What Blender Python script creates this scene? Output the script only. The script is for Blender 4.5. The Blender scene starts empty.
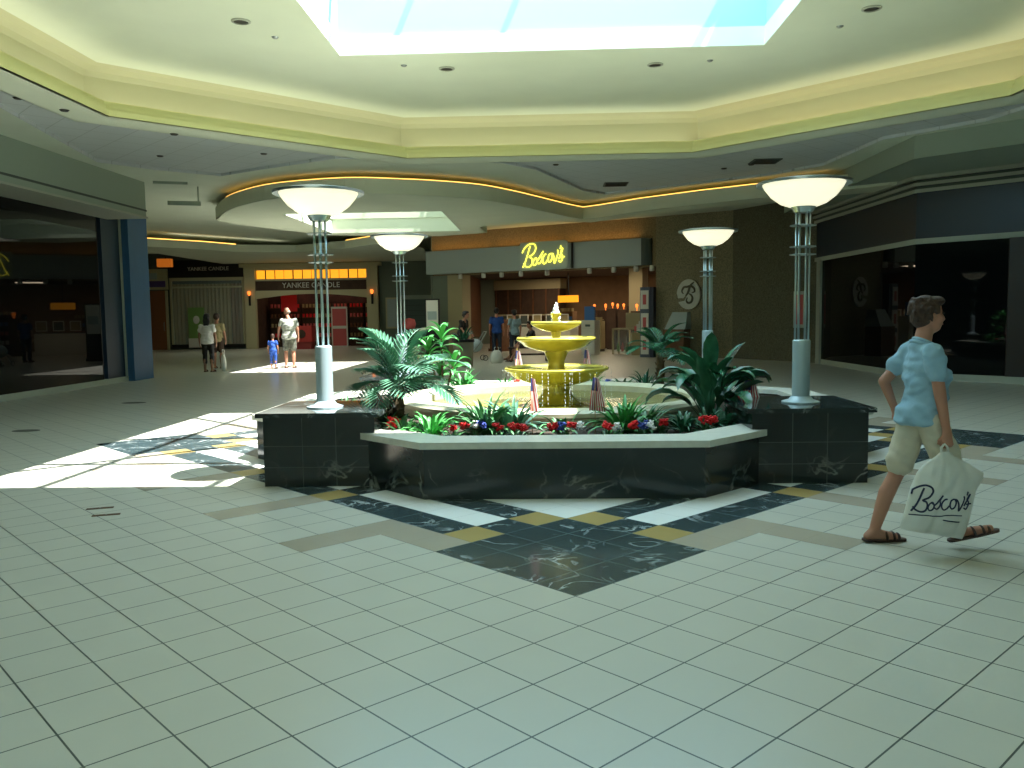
import bpy, bmesh, math, random
from mathutils import Vector, Matrix, Quaternion, noise
from mathutils.geometry import tessellate_polygon
random.seed(7)
sc = bpy.context.scene
COL = sc.collection
PI = math.pi
V = Vector
CX, CY = 0.163, 10.02            # centre of the court, where the fountain stands
TILE = 0.305

# ------------------------------------------------------------------ materials
def lin(c):
    return tuple(((x / 12.92) if x <= .04045 else ((x + .055) / 1.055) ** 2.4) for x in c)
def M(name, rgb, rough=.6, metal=0., emit=None, es=1., noise_s=None, noise_a=.15, spec=.5, alpha=1., bump=0., trans=0., sss=0., coat=0., ior=1.45):
    m = bpy.data.materials.new(name); m.use_nodes = True
    nt = m.node_tree; b = nt.nodes['Principled BSDF']
    c = lin(rgb)
    b.inputs['Base Color'].default_value = (*c, 1)
    b.inputs['Roughness'].default_value = rough
    b.inputs['Metallic'].default_value = metal
    b.inputs['Specular IOR Level'].default_value = spec
    b.inputs['IOR'].default_value = ior
    b.inputs['Alpha'].default_value = alpha
    b.inputs['Transmission Weight'].default_value = trans
    b.inputs['Coat Weight'].default_value = coat
    if sss: b.inputs['Subsurface Weight'].default_value = sss
    if emit:
        b.inputs['Emission Color'].default_value = (*lin(emit), 1)
        b.inputs['Emission Strength'].default_value = es
    if noise_s:
        t = nt.nodes.new('ShaderNodeTexCoord'); n = nt.nodes.new('ShaderNodeTexNoise')
        n.inputs['Scale'].default_value = noise_s; n.inputs['Detail'].default_value = 5
        nt.links.new(t.outputs['Object'], n.inputs['Vector'])
        r = nt.nodes.new('ShaderNodeValToRGB')
        r.color_ramp.elements[0].position = .3; r.color_ramp.elements[1].position = .7
        r.color_ramp.elements[0].color = (*[x * (1 - noise_a) for x in c], 1)
        r.color_ramp.elements[1].color = (*[min(1, x * (1 + noise_a)) for x in c], 1)
        nt.links.new(n.outputs['Fac'], r.inputs['Fac']); nt.links.new(r.outputs['Color'], b.inputs['Base Color'])
        if bump:
            bp = nt.nodes.new('ShaderNodeBump'); bp.inputs['Strength'].default_value = bump; bp.inputs['Distance'].default_value = .02
            nt.links.new(n.outputs['Fac'], bp.inputs['Height']); nt.links.new(bp.outputs['Normal'], b.inputs['Normal'])
    return m

def grout_wrap(m, col_in, size, rot, grout, width, ox=0, oy=0, axis='xy'):
    """mix a grout grid over a colour (socket or rgb) on world/object coordinates"""
    nt = m.node_tree; b = nt.nodes['Principled BSDF']; N = nt.nodes.new; L = nt.links.new
    t = N('ShaderNodeTexCoord'); mp = N('ShaderNodeMapping'); mp.vector_type = 'POINT'
    sub = N('ShaderNodeVectorMath'); sub.operation = 'SUBTRACT'; sub.inputs[1].default_value = (ox, oy, 0)
    L(t.outputs['Object'], sub.inputs[0])
    rt = N('ShaderNodeVectorRotate'); rt.rotation_type = 'Z_AXIS'; rt.inputs['Angle'].default_value = -rot
    L(sub.outputs[0], rt.inputs['Vector'])
    sx = N('ShaderNodeSeparateXYZ'); L(rt.outputs[0], sx.inputs[0])
    outs = []
    for k in (axis[0].upper(), axis[1].upper()):
        d = N('ShaderNodeMath'); d.operation = 'DIVIDE'; d.inputs[1].default_value = size; L(sx.outputs[k], d.inputs[0])
        p = N('ShaderNodeMath'); p.operation = 'PINGPONG'; p.inputs[1].default_value = .5; L(d.outputs[0], p.inputs[0])
        c = N('ShaderNodeMath'); c.operation = 'LESS_THAN'; c.inputs[1].default_value = width / size / 2; L(p.outputs[0], c.inputs[0])
        outs.append(c)
    mx = N('ShaderNodeMath'); mx.operation = 'MAXIMUM'; L(outs[0].outputs[0], mx.inputs[0]); L(outs[1].outputs[0], mx.inputs[1])
    mix = N('ShaderNodeMix'); mix.data_type = 'RGBA'
    L(mx.outputs[0], mix.inputs[0])
    if isinstance(col_in, tuple): mix.inputs[6].default_value = (*lin(col_in), 1)
    else: L(col_in, mix.inputs[6])
    mix.inputs[7].default_value = (*lin(grout), 1)
    L(mix.outputs[2], b.inputs['Base Color'])
    return sx, mx

def tile_mat(name, rgb, rough, grout=(.22,.27,.25), var=.05, gw=.0075):
    m = M(name, rgb, rough)
    nt = m.node_tree; N = nt.nodes.new; L = nt.links.new
    t = N('ShaderNodeTexCoord'); n = N('ShaderNodeTexNoise'); n.inputs['Scale'].default_value = 2.2; n.inputs['Detail'].default_value = 8
    L(t.outputs['Object'], n.inputs['Vector'])
    r = N('ShaderNodeValToRGB'); c = lin(rgb)
    r.color_ramp.elements[0].color = (*[x*(1-var) for x in c], 1); r.color_ramp.elements[1].color = (*[min(1,x*(1+var)) for x in c], 1)
    L(n.outputs['Fac'], r.inputs['Fac'])
    grout_wrap(m, r.outputs['Color'], TILE, PI/4, grout, gw, FX, FY)
    return m
FX, FY = CX, CY - 13 * TILE * math.sqrt(2)

def marble_mat(name, base, vein, rough=.12, scale=1.6, amount=.035, grout=None, zfade=False, tile=None):
    m = M(name, base, rough, spec=.5)
    nt = m.node_tree; N = nt.nodes.new; L = nt.links.new; b = nt.nodes['Principled BSDF']
    t = N('ShaderNodeTexCoord')
    n1 = N('ShaderNodeTexNoise'); n1.inputs['Scale'].default_value = scale; n1.inputs['Detail'].default_value = 7; n1.inputs['Distortion'].default_value = 1.6
    L(t.outputs['Object'], n1.inputs['Vector'])
    s = N('ShaderNodeMath'); s.operation = 'SUBTRACT'; s.inputs[1].default_value = .5; L(n1.outputs['Fac'], s.inputs[0])
    a = N('ShaderNodeMath'); a.operation = 'ABSOLUTE'; L(s.outputs[0], a.inputs[0])
    mr = N('ShaderNodeMapRange'); mr.inputs[1].default_value = 0; mr.inputs[2].default_value = amount; mr.inputs[3].default_value = 1; mr.inputs[4].default_value = 0
    L(a.outputs[0], mr.inputs[0])
    n2 = N('ShaderNodeTexNoise'); n2.inputs['Scale'].default_value = scale*1.3; L(t.outputs['Object'], n2.inputs['Vector'])
    mr2 = N('ShaderNodeMapRange'); mr2.inputs[1].default_value = .45; mr2.inputs[2].default_value = .7; L(n2.outputs['Fac'], mr2.inputs[0])
    mu = N('ShaderNodeMath'); mu.operation = 'MULTIPLY'; L(mr.outputs[0], mu.inputs[0]); L(mr2.outputs[0], mu.inputs[1])
    fac = mu
    if zfade:
        sx = N('ShaderNodeSeparateXYZ'); L(t.outputs['Object'], sx.inputs[0])
        mz = N('ShaderNodeMapRange'); mz.inputs[1].default_value = .08; mz.inputs[2].default_value = .26; mz.inputs[3].default_value = 1; mz.inputs[4].default_value = .03
        L(sx.outputs['Z'], mz.inputs[0])
        f2 = N('ShaderNodeMath'); f2.operation = 'MULTIPLY'; L(mu.outputs[0], f2.inputs[0]); L(mz.outputs[0], f2.inputs[1]); fac = f2
    mix = N('ShaderNodeMix'); mix.data_type = 'RGBA'; L(fac.outputs[0], mix.inputs[0])
    mix.inputs[6].default_value = (*lin(base), 1); mix.inputs[7].default_value = (*lin(vein), 1)
    if tile: grout_wrap(m, mix.outputs[2], tile, PI/4, grout or (.25,.3,.3), .008, FX, FY)
    else: L(mix.outputs[2], b.inputs['Base Color'])
    return m

mt = {}
mt['tile'] = tile_mat('beige_floor_tile', (.75,.752,.70), .28)
mt['white'] = tile_mat('white_marble_tile', (.93,.95,.93), .16, grout=(.68,.72,.70), gw=.003)
mt['gold'] = tile_mat('gold_marble_tile', (.68,.60,.38), .2, grout=(.55,.5,.35), var=.15)
mt['tan'] = tile_mat('tan_tile', (.66,.63,.56), .26, grout=(.62,.58,.5), var=.1, gw=.003)
mt['dark'] = marble_mat('dark_marble_tile', (.22,.28,.29), (.8,.85,.85), .16, 2.6, .028, tile=TILE, grout=(.38,.44,.44))
mt['marble'] = marble_mat('black_green_marble', (.13,.165,.165), (.66,.68,.64), .12, 1.9, .03, zfade=True)
mt['marble_top'] = marble_mat('black_marble_cap', (.15,.19,.19), (.6,.66,.66), .06, 5, .03)
mt['stone'] = M('pale_stone', (.78,.79,.74), .35, noise_s=14, noise_a=.07)
mt['basinstone'] = M('cream_basin_stone', (.74,.73,.62), .4, noise_s=9, noise_a=.08)
mt['soil'] = M('dark_soil', (.20,.17,.13), .95, noise_s=30, noise_a=.5, bump=.6)
mt['plaster'] = M('cream_plaster', (.84,.87,.78), .85, noise_s=1.2, noise_a=.03)
mt['plaster_dull'] = M('grey_plaster', (.80,.84,.77), .85, noise_s=1.2, noise_a=.04)
mt['ctile'] = M('grey_ceiling_tile', (.77,.80,.80), .9)
grout_wrap(mt['ctile'], (.77,.80,.80), .61, PI/4, (.66,.69,.68), .014, 0, 0)
mt['cove'] = M('yellow_cove_paint', (.84,.83,.58), .7); mt['cove2'] = M('olive_cove_paint', (.74,.74,.60), .85)
mt['shaft'] = M('daylight_tinted_shaft', (.62,.85,.94), .8)  # white shaft walls; the blue of the daylight is put into this colour
mt['green_grey'] = M('green_grey_paint', (.60,.66,.60), .7)
mt['dark_grey'] = M('dark_grey_paint', (.30,.34,.32), .7)
mt['sill'] = M('pale_grey_trim', (.66,.68,.62), .5)
mt['blackglass'] = M('dark_shop_glass', (.06,.07,.07), .015, spec=.35, ior=1.27)
mt['navy'] = M('navy_blue_band', (.13,.18,.24), .3)
mt['blue'] = M('blue_pillar_paint', (.20,.36,.50), .45, noise_s=3, noise_a=.06)
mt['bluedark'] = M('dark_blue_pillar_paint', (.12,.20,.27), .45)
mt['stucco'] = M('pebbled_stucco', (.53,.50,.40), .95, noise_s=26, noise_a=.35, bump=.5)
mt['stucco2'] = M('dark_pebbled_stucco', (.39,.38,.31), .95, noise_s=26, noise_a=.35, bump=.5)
mt['signgrey'] = M('grey_sign_metal', (.62,.68,.68), .45)
mt['brown'] = M('brown_wall', (.47,.36,.25), .8, noise_s=4, noise_a=.1)
mt['darkbrown'] = M('dark_brown_wall', (.28,.21,.16), .8, noise_s=4, noise_a=.2)
mt['beige'] = M('beige_wall', (.66,.62,.49), .8)
mt['cream'] = M('cream_painted_wood', (.72,.70,.56), .6)
mt['grnwall'] = M('grey_green_wall', (.44,.48,.43), .8)
mt['metal'] = M('brushed_metal', (.66,.72,.72), .3, .8)
mt['lampgrey'] = M('pale_grey_enamel', (.62,.70,.72), .35, .2)
mt['glow'] = M('frosted_lamp_glass', (.95,.93,.85), .4, emit=(1,.97,.84), es=.85)
mt['neon_gold'] = M('amber_neon_tube', (1,.8,.4), .4, emit=(1,.74,.34), es=2.6)
mt['neon_yel'] = M('yellow_neon_script', (1,.95,.4), .4, emit=(1,.95,.32), es=2.2)
mt['amber'] = M('amber_lit_glass', (.9,.6,.15), .4, emit=(1,.66,.14), es=1.1)
mt['orange'] = M('orange_lamp_glass', (1,.6,.3), .4, emit=(1,.52,.2), es=1.6)
mt['brass'] = M('yellow_glazed_bronze', (.74,.69,.27), .22, .15, noise_s=7, noise_a=.18, spec=.6, coat=.4)
mt['poolfloor'] = M('yellow_pool_lining', (.72,.70,.32), .6, noise_s=3, noise_a=.08)
mt['water'] = M('pool_water', (.60,.62,.28), .04, alpha=.35, spec=.8, noise_s=6, noise_a=.1, bump=.15)
mt['foam'] = M('falling_water', (.92,.96,.97), .15, alpha=.75, spec=.8)
mt['leaf1'] = M('blue_green_leaf', (.30,.48,.38), .3, noise_s=8, noise_a=.25)
mt['leaf2'] = M('bright_green_leaf', (.28,.60,.30), .38, noise_s=8, noise_a=.25)
mt['leaf3'] = M('dark_green_leaf', (.20,.41,.30), .22, noise_s=8, noise_a=.35)
mt['leaf4'] = M('mid_green_leaf', (.25,.44,.27), .4, noise_s=8, noise_a=.3)
mt['trunk'] = M('brown_trunk', (.34,.29,.20), .9, noise_s=20, noise_a=.4, bump=.5)
mt['red'] = M('red_petals', (.86,.12,.14), .6)
mt['whitep'] = M('white_petals', (.93,.93,.92), .6)
mt['bluep'] = M('blue_petals', (.22,.30,.62), .6)
mt['flagred'] = M('flag_red', (.70,.20,.22), .7)
mt['flagwhite'] = M('flag_white', (.88,.86,.84), .7)
mt['flagblue'] = M('flag_blue', (.16,.20,.38), .7)
mt['wood'] = M('pale_wood_stick', (.70,.60,.40), .6)
mt['woodd'] = M('brown_wood', (.40,.26,.16), .5, noise_s=6, noise_a=.2)
mt['black'] = M('black_plastic', (.05,.05,.055), .5)
mt['whitepl'] = M('white_laminate', (.82,.82,.78), .5)
mt['paper'] = M('white_paper', (.84,.84,.80), .7)
mt['purple'] = M('purple_sign', (.34,.28,.52), .6)
mt['skyblue'] = M('blue_print', (.25,.45,.70), .5)
mt['pinkred'] = M('pink_red_print', (.75,.35,.35), .6)
mt['greenpr'] = M('green_print', (.45,.60,.32), .6)
mt['curtain'] = M('beige_drape', (.60,.55,.40), .8, noise_s=2, noise_a=.1)
mt['doorwood'] = M('orange_brown_door', (.52,.33,.20), .55)
mt['glass'] = M('clear_glass', (.8,.9,.9), .03, alpha=.12, spec=.7)
mt['grate'] = M('dark_floor_plate', (.33,.35,.32), .6)
mt['skin'] = M('skin', (.66,.47,.38), .55, sss=.05)
mt['skin2'] = M('tan_skin', (.60,.45,.36), .6)
mt['hair'] = M('brown_hair', (.23,.16,.11), .6, noise_s=60, noise_a=.35, bump=.6)
mt['hairblk'] = M('black_hair', (.06,.05,.05), .5)
mt['hairgrey'] = M('short_grey_hair', (.62,.56,.50), .8)
mt['shirt'] = M('light_blue_cotton', (.53,.67,.74), .85, noise_s=11, noise_a=.06, bump=.35)
mt['shorts'] = M('cream_cotton', (.76,.73,.64), .85, noise_s=11, noise_a=.05, bump=.35)
mt['shoe'] = M('brown_leather', (.25,.17,.13), .5)
mt['eye'] = M('dark_eye', (.05,.04,.04), .3)
mt['lip'] = M('lip', (.60,.33,.30), .5)
mt['bag'] = M('white_plastic_bag', (.86,.86,.82), .32, noise_s=7, noise_a=.05, bump=.6, alpha=.88)
mt['ink'] = M('dark_blue_ink', (.10,.14,.26), .5)
mt['steel'] = M('galvanised_grey', (.55,.58,.56), .4, .6)
mt['can'] = M('downlight_dark', (.2,.19,.16), .6)
mt['planterbin'] = M('beige_planter_tub', (.55,.52,.44), .7)
mt['bench'] = M('dark_bench_wood', (.18,.12,.08), .5)

# ------------------------------------------------------------------ mesh helpers
class MB:
    def __init__(s): s.v = []; s.f = []; s.m = []; s.ms = []
    def mi(s, m):
        if m is None: return 0
        if m not in s.ms: s.ms.append(m)
        return s.ms.index(m)
    def add(s, vs, fs, mat=None):
        o = len(s.v); s.v += [tuple(p) for p in vs]; k = s.mi(mat)
        for f in fs: s.f.append(tuple(i + o for i in f)); s.m.append(k)
        return s
    def box(s, x0, y0, z0, x1, y1, z1, mat=None, bev=0):
        if bev:
            b = min(bev, (x1-x0)/2.01, (y1-y0)/2.01)
            poly = [(x0+b,y0),(x1-b,y0),(x1,y0+b),(x1,y1-b),(x1-b,y1),(x0+b,y1),(x0,y1-b),(x0,y0+b)]
            return s.prism(poly, z0, z1, mat)
        return s.prism([(x0,y0),(x1,y0),(x1,y1),(x0,y1)], z0, z1, mat)
    def prism(s, poly, z0, z1, mat=None):
        n = len(poly)
        a = sum(poly[i][0]*poly[(i+1)%n][1]-poly[(i+1)%n][0]*poly[i][1] for i in range(n))
        if a < 0: poly = list(reversed(poly))
        vs = [(x,y,z0) for x,y in poly] + [(x,y,z1) for x,y in poly]
        tri = tessellate_polygon([[V((x,y,0)) for x,y in poly]]) if n > 4 else None
        fs = []
        if tri:
            for t in tri:
                p = [V((*poly[i],0)) for i in t]
                up = (p[1]-p[0]).cross(p[2]-p[0]).z > 0
                t = tuple(t) if up else tuple(reversed(t))
                fs.append(tuple(i+n for i in t)); fs.append(tuple(reversed(t)))
        else:
            fs += [tuple(range(n,2*n)), tuple(reversed(range(n)))]
        for i in range(n): j = (i+1)%n; fs.append((i,j,j+n,i+n))
        return s.add(vs, fs, mat)
    def lathe(s, prof, n=32, c=(0,0), mat=None, close=False, z=0):
        vs = []; fs = []; k = len(prof)
        for r, h in prof:
            for i in range(n):
                a = 2*PI*i/n; vs.append((c[0]+r*math.cos(a), c[1]+r*math.sin(a), h+z))
        for q in range(k - (0 if close else 1)):
            q2 = (q+1) % k
            for i in range(n):
                j = (i+1)%n; fs.append((q*n+i, q*n+j, q2*n+j, q2*n+i))
        if not close:
            if prof[0][0] > 1e-4: fs.append(tuple(reversed(range(n))))
            if prof[-1][0] > 1e-4: fs.append(tuple(range((k-1)*n, k*n)))
        return s.add(vs, fs, mat)
    def tube(s, pts, r, n=8, mat=None, closed=False):
        pts = [V(p) for p in pts]; k = len(pts); vs = []; fs = []
        rs = r if isinstance(r, (list, tuple)) else [r]*k
        up = V((0,0,1)); pn = None
        for i, p in enumerate(pts):
            a = pts[(i-1) % k] if (closed or i > 0) else p
            b = pts[(i+1) % k] if (closed or i < k-1) else p
            d = (b-a); d = d.normalized() if d.length > 1e-9 else V((0,0,1))
            if pn is None:
                x = d.cross(up if abs(d.z) < .95 else V((1,0,0))).normalized()
            else:
                x = (pn - d*pn.dot(d)); x = x.normalized() if x.length > 1e-6 else d.orthogonal().normalized()
            pn = x; y = d.cross(x)
            for q in range(n):
                t = 2*PI*q/n; vs.append(p + (x*math.cos(t)+y*math.sin(t))*rs[i])
        for i in range(k if closed else k-1):
            i2 = (i+1)%k
            for q in range(n):
                j = (q+1)%n; fs.append((i*n+q, i*n+j, i2*n+j, i2*n+q))
        if not closed: fs += [tuple(reversed(range(n))), tuple(range((k-1)*n, k*n))]
        return s.add(vs, fs, mat)
    def caps(s, p0, r0, p1, r1, n=14, mat=None):
        p0 = V(p0); p1 = V(p1); d = p1-p0
        if d.length < 1e-6: return s.ell(p0, (r0,)*3)
        d.normalize(); pts = []; rs = []
        for t in (80,50,25): a = math.radians(t); pts.append(p0-d*r0*math.sin(a)); rs.append(r0*math.cos(a))
        pts.append(p0); rs.append(r0); pts.append(p1); rs.append(r1)
        for t in (25,50,80): a = math.radians(t); pts.append(p1+d*r1*math.sin(a)); rs.append(r1*math.cos(a))
        return s.tube(pts, rs, n, mat)
    def ell(s, c, r, rot=None, nu=16, nv=10, mat=None):
        c = V(c); vs = [V((0,0,-1))]; fs = []
        for j in range(1, nv):
            b = -PI/2 + PI*j/nv
            for i in range(nu):
                a = 2*PI*i/nu; vs.append(V((math.cos(b)*math.cos(a), math.cos(b)*math.sin(a), math.sin(b))))
        vs.append(V((0,0,1)))
        R = rot.to_matrix() if rot else Matrix.Identity(3)
        vs = [c + R @ V((p.x*r[0], p.y*r[1], p.z*r[2])) for p in vs]
        for i in range(nu): fs.append((0, 1+(i+1)%nu, 1+i))
        for j in range(nv-2):
            for i in range(nu):
                a = 1+j*nu+i; b = 1+j*nu+(i+1)%nu; fs.append((a, b, b+nu, a+nu))
        t = len(vs)-1; o = 1+(nv-2)*nu
        for i in range(nu): fs.append((o+i, o+(i+1)%nu, t))
        return s.add(vs, fs, mat)
    def wall(s, pts, th, z0, z1, mat=None, closed=False):
        """wall along a polyline, thickness th to the left"""
        k = len(pts); P = [V((*p,0)) for p in pts]; off = []
        for i in range(k):
            ds = []
            if i > 0 or closed: ds.append((P[i]-P[(i-1)%k]).normalized())
            if i < k-1 or closed: ds.append((P[(i+1)%k]-P[i]).normalized())
            ns = [V((-d.y,d.x,0)) for d in ds]
            n = sum(ns, V()).normalized(); c = n.dot(ns[0])
            off.append(P[i] + n*(th/max(c,.3)))
        if closed:
            vs = []
            for z in (z0,z1):
                vs += [(p.x,p.y,z) for p in P] + [(p.x,p.y,z) for p in off]
            fs = []
            for i in range(k):
                j = (i+1)%k
                fs += [(i,j,j+2*k,i+2*k),(j+k,i+k,i+3*k,j+3*k),(i+2*k,j+2*k,j+3*k,i+3*k),(j,i,i+k,j+k)]
            return s.add(vs, fs, mat)
        return s.prism([(p.x,p.y) for p in P]+[(p.x,p.y) for p in reversed(off)], z0, z1, mat)
    def sheet(s, outer, holes, z, th=0, mat=None):
        loops = [[V((x,y,0)) for x,y in outer]] + [[V((x,y,0)) for x,y in h] for h in holes]
        flat = [p for l in loops for p in l]
        tri = tessellate_polygon(loops)
        fs = []
        for t in tri:
            p = [flat[i] for i in t]
            fs.append(tuple(t) if (p[1]-p[0]).cross(p[2]-p[0]).z < 0 else tuple(reversed(t)))
        vs = [(p.x,p.y,z) for p in flat]
        if th:
            n = len(vs); vs += [(p.x,p.y,z+th) for p in flat]
            fs += [tuple(reversed([i+n for i in f])) for f in list(fs)]
            o = 0
            for l in loops:
                k = len(l)
                for i in range(k): fs.append((o+i, o+(i+1)%k, o+(i+1)%k+n, o+i+n))
                o += k
        return s.add(vs, fs, mat)
    def build(s, name, mat=None, parent=None, smooth=False, world=False):
        me = bpy.data.meshes.new(name)
        vs = s.v
        if world and parent is not None:
            mi = wm(parent).inverted(); vs = [tuple(mi @ V(p)) for p in vs]
        me.from_pydata(vs, [], s.f)
        if mat is not None: me.materials.append(mat)
        for m in s.ms: me.materials.append(m)
        if s.ms:
            off = 1 if mat is not None else 0
            for p, k in zip(me.polygons, s.m): p.material_index = k + off if mat is None or True else 0
        if smooth:
            for p in me.polygons: p.use_smooth = True
        me.update()
        o = bpy.data.objects.new(name, me); COL.objects.link(o)
        if parent is not None: o.parent = parent
        if smooth == 'auto':
            try:
                bm = bmesh.new(); bm.from_mesh(me)
                for e in bm.edges:
                    if len(e.link_faces) == 2 and e.calc_face_angle(0) > .6: e.smooth = False
                bm.to_mesh(me); bm.free()
            except Exception: pass
        return o

def wm(o):
    m = Matrix.LocRotScale(o.location, o.rotation_euler, o.scale)
    return (wm(o.parent) @ m) if o.parent else m
def tag(o, label, cat, group=None, kind=None):
    o['label'] = label; o['category'] = cat
    if group: o['group'] = group
    if kind: o['kind'] = kind
    return o
def thing(name, label, cat, loc=(0,0,0), rz=0, group=None, kind=None):
    o = bpy.data.objects.new(name, None); COL.objects.link(o); o.empty_display_size = .1
    o.location = loc; o.rotation_euler = (0,0,rz)
    return tag(o, label, cat, group, kind)
def struct(name, mb, mat=None, smooth=False):
    o = mb.build(name, mat, None, smooth); o['kind'] = 'structure'; return o
def copy_tree(o, parent=None):
    c = o.copy(); COL.objects.link(c); c.parent = parent
    for ch in [x for x in bpy.data.objects if x.parent == o]: copy_tree(ch, c)
    return c
def smooth_path(pts, n=6, closed=False):
    P = [V(p) if len(p) == 3 else V((*p,0)) for p in pts]; out = []; k = len(P)
    for i in range(k if closed else k-1):
        p1 = P[i]; p2 = P[(i+1)%k]
        p0 = P[(i-1)%k] if (closed or i > 0) else p1*2-p2
        p3 = P[(i+2)%k] if (closed or i < k-2) else p2*2-p1
        for j in range(n):
            t = j/n; out.append(.5*((2*p1)+(p2-p0)*t+(2*p0-5*p1+4*p2-p3)*t*t+(3*p1-p0-3*p2+p3)*t**3))
    if not closed: out.append(P[-1])
    return out
def oct_pts(ap, cx=CX, cy=CY):
    h = ap*math.tan(PI/8)
    return [(cx+x, cy+y) for x,y in [(h,-ap),(ap,-h),(ap,h),(h,ap),(-h,ap),(-ap,h),(-ap,-h),(-h,-ap)]]
def text_mesh(txt, size, ext=.01):
    cu = bpy.data.curves.new('t', 'FONT'); cu.body = txt; cu.size = size; cu.extrude = ext
    cu.align_x = 'CENTER'; cu.align_y = 'CENTER'; cu.resolution_u = 3
    o = bpy.data.objects.new('t', cu); COL.objects.link(o)
    dg = bpy.context.evaluated_depsgraph_get(); dg.update()
    me = bpy.data.meshes.new_from_object(o.evaluated_get(dg)); bpy.data.objects.remove(o)
    return me
def put_mesh(me, name, mat, parent, loc, rot):
    me.materials.clear(); me.materials.append(mat)
    o = bpy.data.objects.new(name, me); COL.objects.link(o); o.parent = parent; o.location = loc; o.rotation_euler = rot
    return o
def baked(o, mods):
    """apply modifiers and store the result as plain mesh"""
    for t, kw in mods:
        md = o.modifiers.new('m', t)
        for k, v in kw.items(): setattr(md, k, v)
    dg = bpy.context.evaluated_depsgraph_get(); dg.update()
    me = bpy.data.meshes.new_from_object(o.evaluated_get(dg))
    mats = list(o.data.materials); o.modifiers.clear(); o.data = me
    me.materials.clear()
    for m in mats: me.materials.append(m)
    for p in me.polygons: p.use_smooth = True; p.material_index = 0
    return o
def blob(mb, name, mat, parent, vox=.014, sm=4, wr=0):
    o = mb.build(name, mat, parent, True)
    baked(o, [('REMESH', dict(mode='VOXEL', voxel_size=vox)), ('SMOOTH', dict(factor=.5, iterations=sm))])
    if wr:
        for v in o.data.vertices:
            p = v.co; a = noise.noise(V((p.x*7, p.y*7, p.z*16+p.x*9))); b = noise.noise(V((p.x*20+3, p.y*18, p.z*30-p.x*12)))
            v.co = p + v.normal*wr*(a+.5*b)
    return o

# ------------------------------------------------------------------ camera (solved from the floor grid)
Fpx, yaw, pitch, roll, H = 846.92, -0.03642, 0.08196, -0.01395, 1.5007
f = V((math.sin(yaw)*math.cos(pitch), math.cos(yaw)*math.cos(pitch), -math.sin(pitch)))
r = V((math.cos(yaw), -math.sin(yaw), 0)); u = r.cross(f)
R_ = r*math.cos(roll)+u*math.sin(roll); U_ = -r*math.sin(roll)+u*math.cos(roll)
cd = bpy.data.cameras.new('camera'); cam = bpy.data.objects.new('camera', cd); COL.objects.link(cam)
cam.matrix_world = Matrix(((R_.x,U_.x,-f.x,0),(R_.y,U_.y,-f.y,0),(R_.z,U_.z,-f.z,H),(0,0,0,1)))
cd.sensor_width = 36; cd.lens = 36*Fpx/1024; cd.clip_start = .05; cd.clip_end = 200
sc.camera = cam

# ------------------------------------------------------------------ floor
def pat(i, j):
    i = min(i, 25-i); j = min(j, 25-j); a, b = min(i,j), max(i,j)
    if a >= 0 and b < 4: return 'dark'
    if a == 0 and 4 <= b <= 6: return 'tan'
    if a in (-1,-2) and b in (6,10): return 'tan'
    if a == 0 and b == 10: return 'tan'
    if a == 1 and b in (4,10): return 'gold'
    if a == 3 and b in (4,10): return 'gold'
    if a == 2 and b in (4,10): return 'dark'
    if a == 1 and (5 <= b <= 9 or b > 10): return 'dark'
    if a == 2 and b >= 5: return 'white'
    if a == 3 and b >= 5: return 'dark'
    if a >= 4: return 'white'
    return 'tile'
X0, X1, Y0, Y1 = -24., 16., -7., 44.
mb = MB(); c45 = TILE/math.sqrt(2)
order = ['tile','white','gold','tan','dark']
for k in order: mb.mi(mt[k])
idx = {}
def vid(i,j):
    if (i,j) not in idx:
        idx[(i,j)] = len(mb.v); mb.v.append((FX+(i-j)*c45, FY+(i+j)*c45, 0))
    return idx[(i,j)]
for i in range(-60, 190):
    for j in range(-60, 190):
        x = FX+(i-j)*c45; y = FY+(i+j+1)*c45
        if X0-.3 < x < X1+.3 and Y0-.3 < y < Y1+.3:
            mb.f.append((vid(i,j),vid(i+1,j),vid(i+1,j+1),vid(i,j+1))); mb.m.append(order.index(pat(i,j)))
struct('floor', mb)

# ------------------------------------------------------------------ room shell
TOP = 7.2
struct('wall_west', MB().box(X0-.2, Y0-.2, 0, X0, Y1+.2, TOP), mt['grnwall'])
struct('wall_east', MB().box(X1, Y0-.2, 0, X1+.2, Y1+.2, TOP), mt['grnwall'])
struct('wall_south', MB().box(X0, Y0-.2, 0, X1, Y0, TOP), mt['plaster_dull'])
struct('wall_north', MB().box(X0, Y1, 0, X1, Y1+.2, TOP), mt['grnwall'])
S1 = 3.2
SK1 = [(CX-3.12,6.75),(CX+3.12,6.75),(CX+3.12,12.75),(CX-3.12,12.75)]
SK2 = [(-6.8,22.4),(-2.6,22.4),(-2.6,27.7),(-6.8,27.7)]
SK_FILL = [(-3.2,-6.2),(3.4,-6.2),(3.4,-.6),(-3.2,-.6)]  # unseen skylight added behind the camera to light the foreground floor
struct('ceiling_roof_deck', MB().sheet([(X0-.2,Y0-.2),(X1+.2,Y0-.2),(X1+.2,Y1+.2),(X0-.2,Y1+.2)], [SK1,SK2,SK_FILL], TOP, .1), mt['dark_grey'])
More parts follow.
